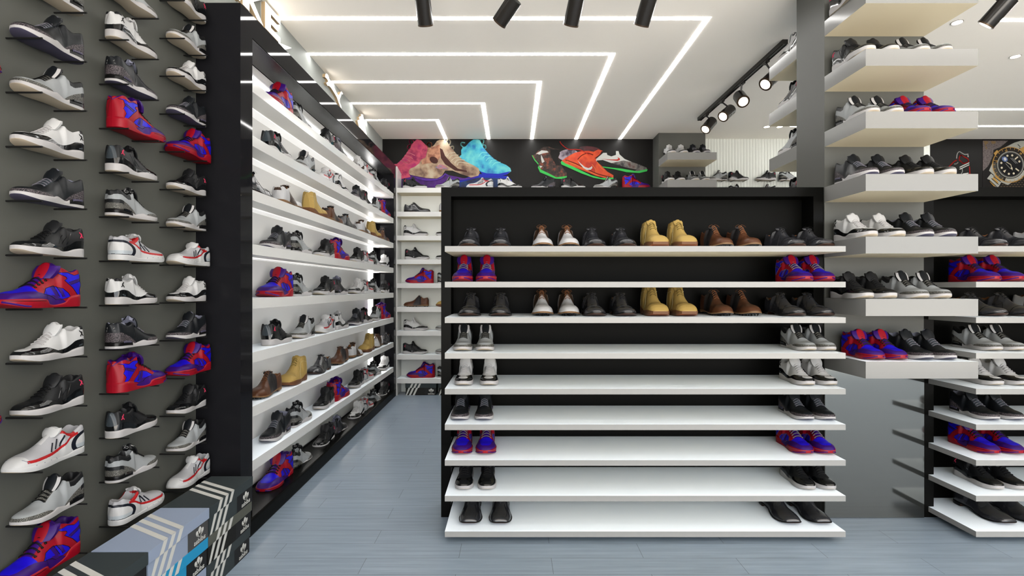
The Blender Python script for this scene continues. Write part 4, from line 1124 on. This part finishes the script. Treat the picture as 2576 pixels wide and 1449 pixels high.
poster('wall_poster', 'wide poster of dark, orange and white sneakers with green soles, on back wall', .065, 1.762, zb_, zt_, drk, 7.806, 1320, 345, [
    ('galaxy_glow', 'disc', gal, [(850, 350, 200, 110, -.1)]), ('red_haze', 'disc', mottled('print_red_haze', srgb(50, 28, 32), srgb(92, 40, 44), 6), [(1280, 240, 210, 60, .1)]),
    ('dark_sneaker', 'poly', bks, [[(140, 360), (200, 340), (270, 260), (330, 220), (380, 190), (480, 190), (560, 220), (680, 240), (690, 330), (660, 400), (700, 520), (760, 620), (820, 700), (830, 770), (640, 815), (480, 770), (330, 690), (270, 600), (260, 540), (200, 450)]]),
    ('dark_highlights', 'poly', wh, [[(220, 330), (330, 260), (440, 270), (470, 300), (360, 320), (280, 345), (260, 330)], [(320, 340), (350, 400), (390, 480), (340, 510), (320, 430)], [(285, 560), (350, 570), (310, 610)], [(580, 290), (610, 300), (640, 285), (600, 340)]]),
    ('dark_tongue', 'poly', drk, [[(500, 240), (680, 245), (690, 330), (655, 400), (700, 560), (620, 560), (540, 420), (500, 330)]]),
    ('dark_green_sole', 'poly', gr, [[(270, 560), (320, 640), (450, 700), (620, 790), (830, 765), (825, 790), (740, 820), (600, 815), (420, 740), (300, 690), (258, 600)], [(138, 360), (150, 355), (200, 440), (270, 520), (265, 540), (190, 455)]]),
    ('white_sneaker', 'poly', wh, [[(1400, 430), (1470, 370), (1540, 310), (1610, 310), (1620, 350), (1700, 380), (1790, 350), (1790, 275), (1840, 275), (1860, 340), (1960, 430), (2100, 490), (2250, 540), (2390, 600), (2400, 640), (2200, 670), (2000, 640), (1700, 590), (1500, 560), (1400, 480)]]),
    ('steel_toe', 'poly', gys, [[(1700, 510), (1940, 460), (2100, 490), (2250, 540), (2390, 600), (2400, 640), (2200, 670), (2000, 640), (1700, 590)]]),
    ('black_lower', 'poly', drk, [[(1410, 460), (1530, 450), (1700, 510), (2000, 600), (2200, 640), (2150, 668), (1900, 630), (1700, 590), (1500, 565), (1420, 520)]]),
    ('white_green_sole', 'poly', gr, [[(1470, 570), (1700, 600), (1900, 620), (2200, 670), (2410, 630), (2400, 670), (2250, 705), (2000, 690), (1750, 630), (1520, 595)]]),
    ('red_swoosh', 'poly', rd, [[(1480, 430), (1700, 440), (1800, 440), (1835, 430), (1820, 395), (1865, 420), (1870, 450), (1820, 468), (1700, 455)]]),
    ('orange_sneaker', 'poly', org, [[(710, 480), (800, 410), (900, 350), (980, 310), (1100, 280), (1250, 270), (1350, 290), (1440, 245), (1530, 270), (1480, 340), (1400, 400), (1400, 470), (1500, 560), (1620, 680), (1740, 750), (1740, 800), (1620, 815), (1400, 760), (1200, 680), (1000, 600), (800, 540)]]),
    ('orange_shade', 'line', pmat('print_dark_red', srgb(96, 26, 20), .5), [[(800, 450), (1000, 520), (1200, 620), (1450, 730), (1700, 790)], [(1040, 440), (1120, 360), (1230, 320), (1340, 350)], [(1380, 420), (1480, 340), (1510, 280)]], 16),
    ('orange_highlight', 'line', pmat('print_orange_light', srgb(240, 130, 60), .5), [[(830, 470), (1000, 550), (1200, 650), (1450, 760)], [(1320, 540), (1380, 620), (1400, 700)], [(1420, 490), (1500, 600), (1560, 650)]], 12),
    ('white_swoosh', 'poly', wh, [[(1040, 465), (1120, 540), (1180, 590), (1250, 610), (1300, 590), (1320, 570), (1325, 610), (1290, 645), (1220, 650), (1150, 610), (1090, 540)]]),
    ('orange_green_sole', 'poly', gr, [[(705, 500), (725, 465), (800, 520), (950, 580), (1110, 660), (1300, 750), (1500, 805), (1740, 795), (1740, 825), (1560, 840), (1350, 800), (1100, 710), (900, 620), (720, 540)]]),
    ('loose_lace', 'line', rd, [[(690, 90), (720, 140), (800, 210), (880, 245), (1000, 245), (1100, 260), (1180, 300), (1260, 350)]], 16)])
xw = lambda px: (px - 1288) * 6.427 / F
poster('wall_poster', 'black poster with a sneaker drawn in red and white neon lines', 5.245, xw(2471), zb_, zt_, drk, 8.05, 2300, 340, [
    ('white_lines', 'line', wh, [[(855, 470), (870, 380), (910, 335), (960, 360), (1020, 390), (1090, 385)], [(1085, 405), (1090, 440)], [(810, 585), (850, 580), (885, 555)], [(920, 650), (1110, 560)], [(920, 690), (1110, 600)], [(965, 680), (975, 730), (955, 775)], [(990, 785), (1090, 770)]], 18),
    ('red_lines', 'line', pmat('print_neon_red', srgb(205, 30, 24), .5), [[(905, 480), (930, 415), (960, 410), (1010, 440), (1080, 480), (1095, 530), (1050, 560), (990, 570), (950, 540), (905, 500)], [(700, 640), (750, 590), (800, 540), (855, 505)], [(1115, 640), (1120, 710), (1125, 785)]], 20)])
gold = pmat('print_gold', srgb(188, 148, 78), .45); stl = pmat('print_silver', srgb(172, 172, 164), .45); blk = pmat('print_dial_black', srgb(18, 18, 20), .4); gyd = pmat('print_bezel_grey', srgb(74, 74, 70), .45)
lthr = mottled('print_leather', srgb(74, 66, 66), srgb(118, 108, 106), 60)
def ring_pts(r, a0, a1, n=20): return [(1935 + r * math.cos(a0 + (a1 - a0) * k / n), 600 + r * math.sin(a0 + (a1 - a0) * k / n)) for k in range(n + 1)]
tick = []
for k in range(60):
    a_ = 2 * PI * k / 60; tick.append([(1935 + 250 * math.cos(a_), 600 + 250 * math.sin(a_)), (1935 + 238 * math.cos(a_), 600 + 238 * math.sin(a_))])
bz = [[(1935 + 345 * math.cos(2 * PI * k / 24), 600 + 345 * math.sin(2 * PI * k / 24)), (1935 + 310 * math.cos(2 * PI * k / 24), 600 + 310 * math.sin(2 * PI * k / 24))] for k in range(24)]
kn = [[(1935 + 352 * math.cos(2 * PI * k / 90), 600 + 352 * math.sin(2 * PI * k / 90)), (1935 + 366 * math.cos(2 * PI * k / 90), 600 + 366 * math.sin(2 * PI * k / 90))] for k in range(90)]
mk = [(1935 + 190 * math.cos(2 * PI * k / 12 + .18), 600 + 190 * math.sin(2 * PI * k / 12 + .18)) for k in range(12)]
poster('wall_poster', 'close-up poster of a gold and steel wristwatch with black dial', xw(2472), xw(2680), HC + 1.266, zt_, pmat('print_dark', srgb(30, 28, 27), .5), 8.05, 2300, 340, [
    ('leather', 'poly', lthr, [[(1385, 112), (1900, 112), (1750, 240), (1600, 300), (1590, 420), (1500, 620), (1400, 720), (1385, 720)]]),
    ('leather_print', 'poly', pmat('print_ochre', srgb(128, 106, 72), .5), [[(1400, 120), (1480, 120), (1500, 150), (1440, 200), (1480, 270), (1450, 285), (1430, 200)], [(1550, 120), (1650, 125), (1640, 170), (1570, 180)]]),
    ('cloth', 'disc', pmat('print_weave', srgb(84, 74, 60), .5), [(1400 + 60 * i + (j % 2) * 30, 1040 - 40 * j, 20, 12, 0) for i in range(14) for j in range(5) if 1040 - 40 * j > 1040 - (i - 5) * 45]),
    ('case', 'poly', stl, [[(1510, 720), (1580, 560), (1640, 420), (1850, 240), (2030, 150), (2110, 250), (2300, 500), (2300, 740), (2150, 850), (1890, 1010), (1720, 940), (1600, 800)]]),
    ('bracelet_steel', 'poly', stl, [[(1470, 880), (1550, 780), (1760, 950), (1700, 1050), (1640, 1050), (1540, 940)], [(2030, 150), (2150, 115), (2500, 115), (2300, 330), (2110, 250)]]),
    ('bracelet_gold', 'poly', gold, [[(1570, 880), (1610, 850), (1700, 960), (1670, 990)], [(1620, 830), (1660, 800), (1760, 890), (1730, 930)], [(1520, 940), (1545, 930), (1640, 1030), (1610, 1040)], [(2130, 280), (2260, 200), (2330, 250), (2200, 360)]]),
    ('bracelet_gap', 'line', blk, [[(1560, 880), (1700, 1000)], [(1600, 840), (1745, 945)], [(1500, 900), (1660, 1045)], [(2090, 190), (2140, 240)]], 14),
    ('crown', 'poly', gold, [[(1600, 370), (1670, 300), (1695, 330), (1635, 410)]]), ('knurl', 'line', gold, kn, 12),
    ('bezel_edge', 'disc', gold, [(1935, 600, 356, 356, 0)]), ('bezel', 'disc', pmat('print_bezel_black', srgb(34, 27, 22), .4), [(1935, 600, 348, 348, 0)]),
    ('bezel_sheen', 'poly', gyd, [ring_pts(345, 2.0, 3.3) + ring_pts(285, 3.3, 2.0)]), ('bezel_glare', 'poly', stl, [ring_pts(345, .4, 1.9) + ring_pts(285, 1.9, .4)]),
    ('bezel_marks', 'line', gold, bz, 9), ('crystal_ring', 'disc', stl, [(1935, 600, 270, 270, 0)]), ('dial', 'disc', blk, [(1935, 600, 256, 256, 0)]),
    ('minute_marks', 'line', wh, tick, 4), ('hour_marker', 'disc', bgl, [(p[0], p[1], 21, 21, 0) for i, p in enumerate(mk) if i not in (0, 1, 4, 7, 10)]),
    ('bar_markers', 'line', bgl, [[(2040, 680), (2100, 725)], [(2025, 490), (2080, 445)]], 26), ('triangle', 'poly', bgl, [[(1780, 730), (1845, 700), (1815, 765)]]),
    ('date_window', 'disc', pmat('print_date_blue', srgb(92, 112, 160), .4), [(1815, 490, 62, 50, .5)]), ('date_face', 'poly', wh, [[(1785, 480), (1820, 450), (1855, 495), (1820, 530)]]),
    ('hands', 'line', bgl, [[(1850, 550), (1935, 600)], [(1935, 600), (1955, 670), (1968, 710)]], 14), ('hand_disc', 'disc', bgl, [(1953, 675, 20, 20, 0)]),
    ('dial_text_lines', 'line', pmat('print_text_grey', srgb(150, 150, 150), .5), [[(1930, 470), (2040, 580)], [(1960, 465), (2070, 575)], [(1830, 580), (1930, 690)]], 9)])
# bezel figures
def fig(body, cx, cy, rot, size=.032):
    V, Fs = text_mesh(body, size); mb = MB(); c_, s_ = math.cos(rot), math.sin(rot)
    X0 = (2300 + cx / 8.05 - 1288) * 6.427 / F; Z0 = HC + (724.5 - (340 + cy / 8.05)) * 6.427 / F
    mb.v = [(X0 + (v[0] * c_ - (v[1] - size * .35) * s_), 6.411, Z0 + v[0] * s_ + (v[1] - size * .35) * c_) for v in V]; mb.f = Fs; mb.m = [0] * len(Fs)
    p = [o for o in bpy.data.objects if o.name.startswith('wall_poster') and 'wristwatch' in o.get('label', '')][0]
    mb.build('bezel_figure', gold, p, fixn=False)
fig('20', 1838, 325, .28); fig('30', 2128, 380, -.6); fig('10', 1645, 540, 1.35)
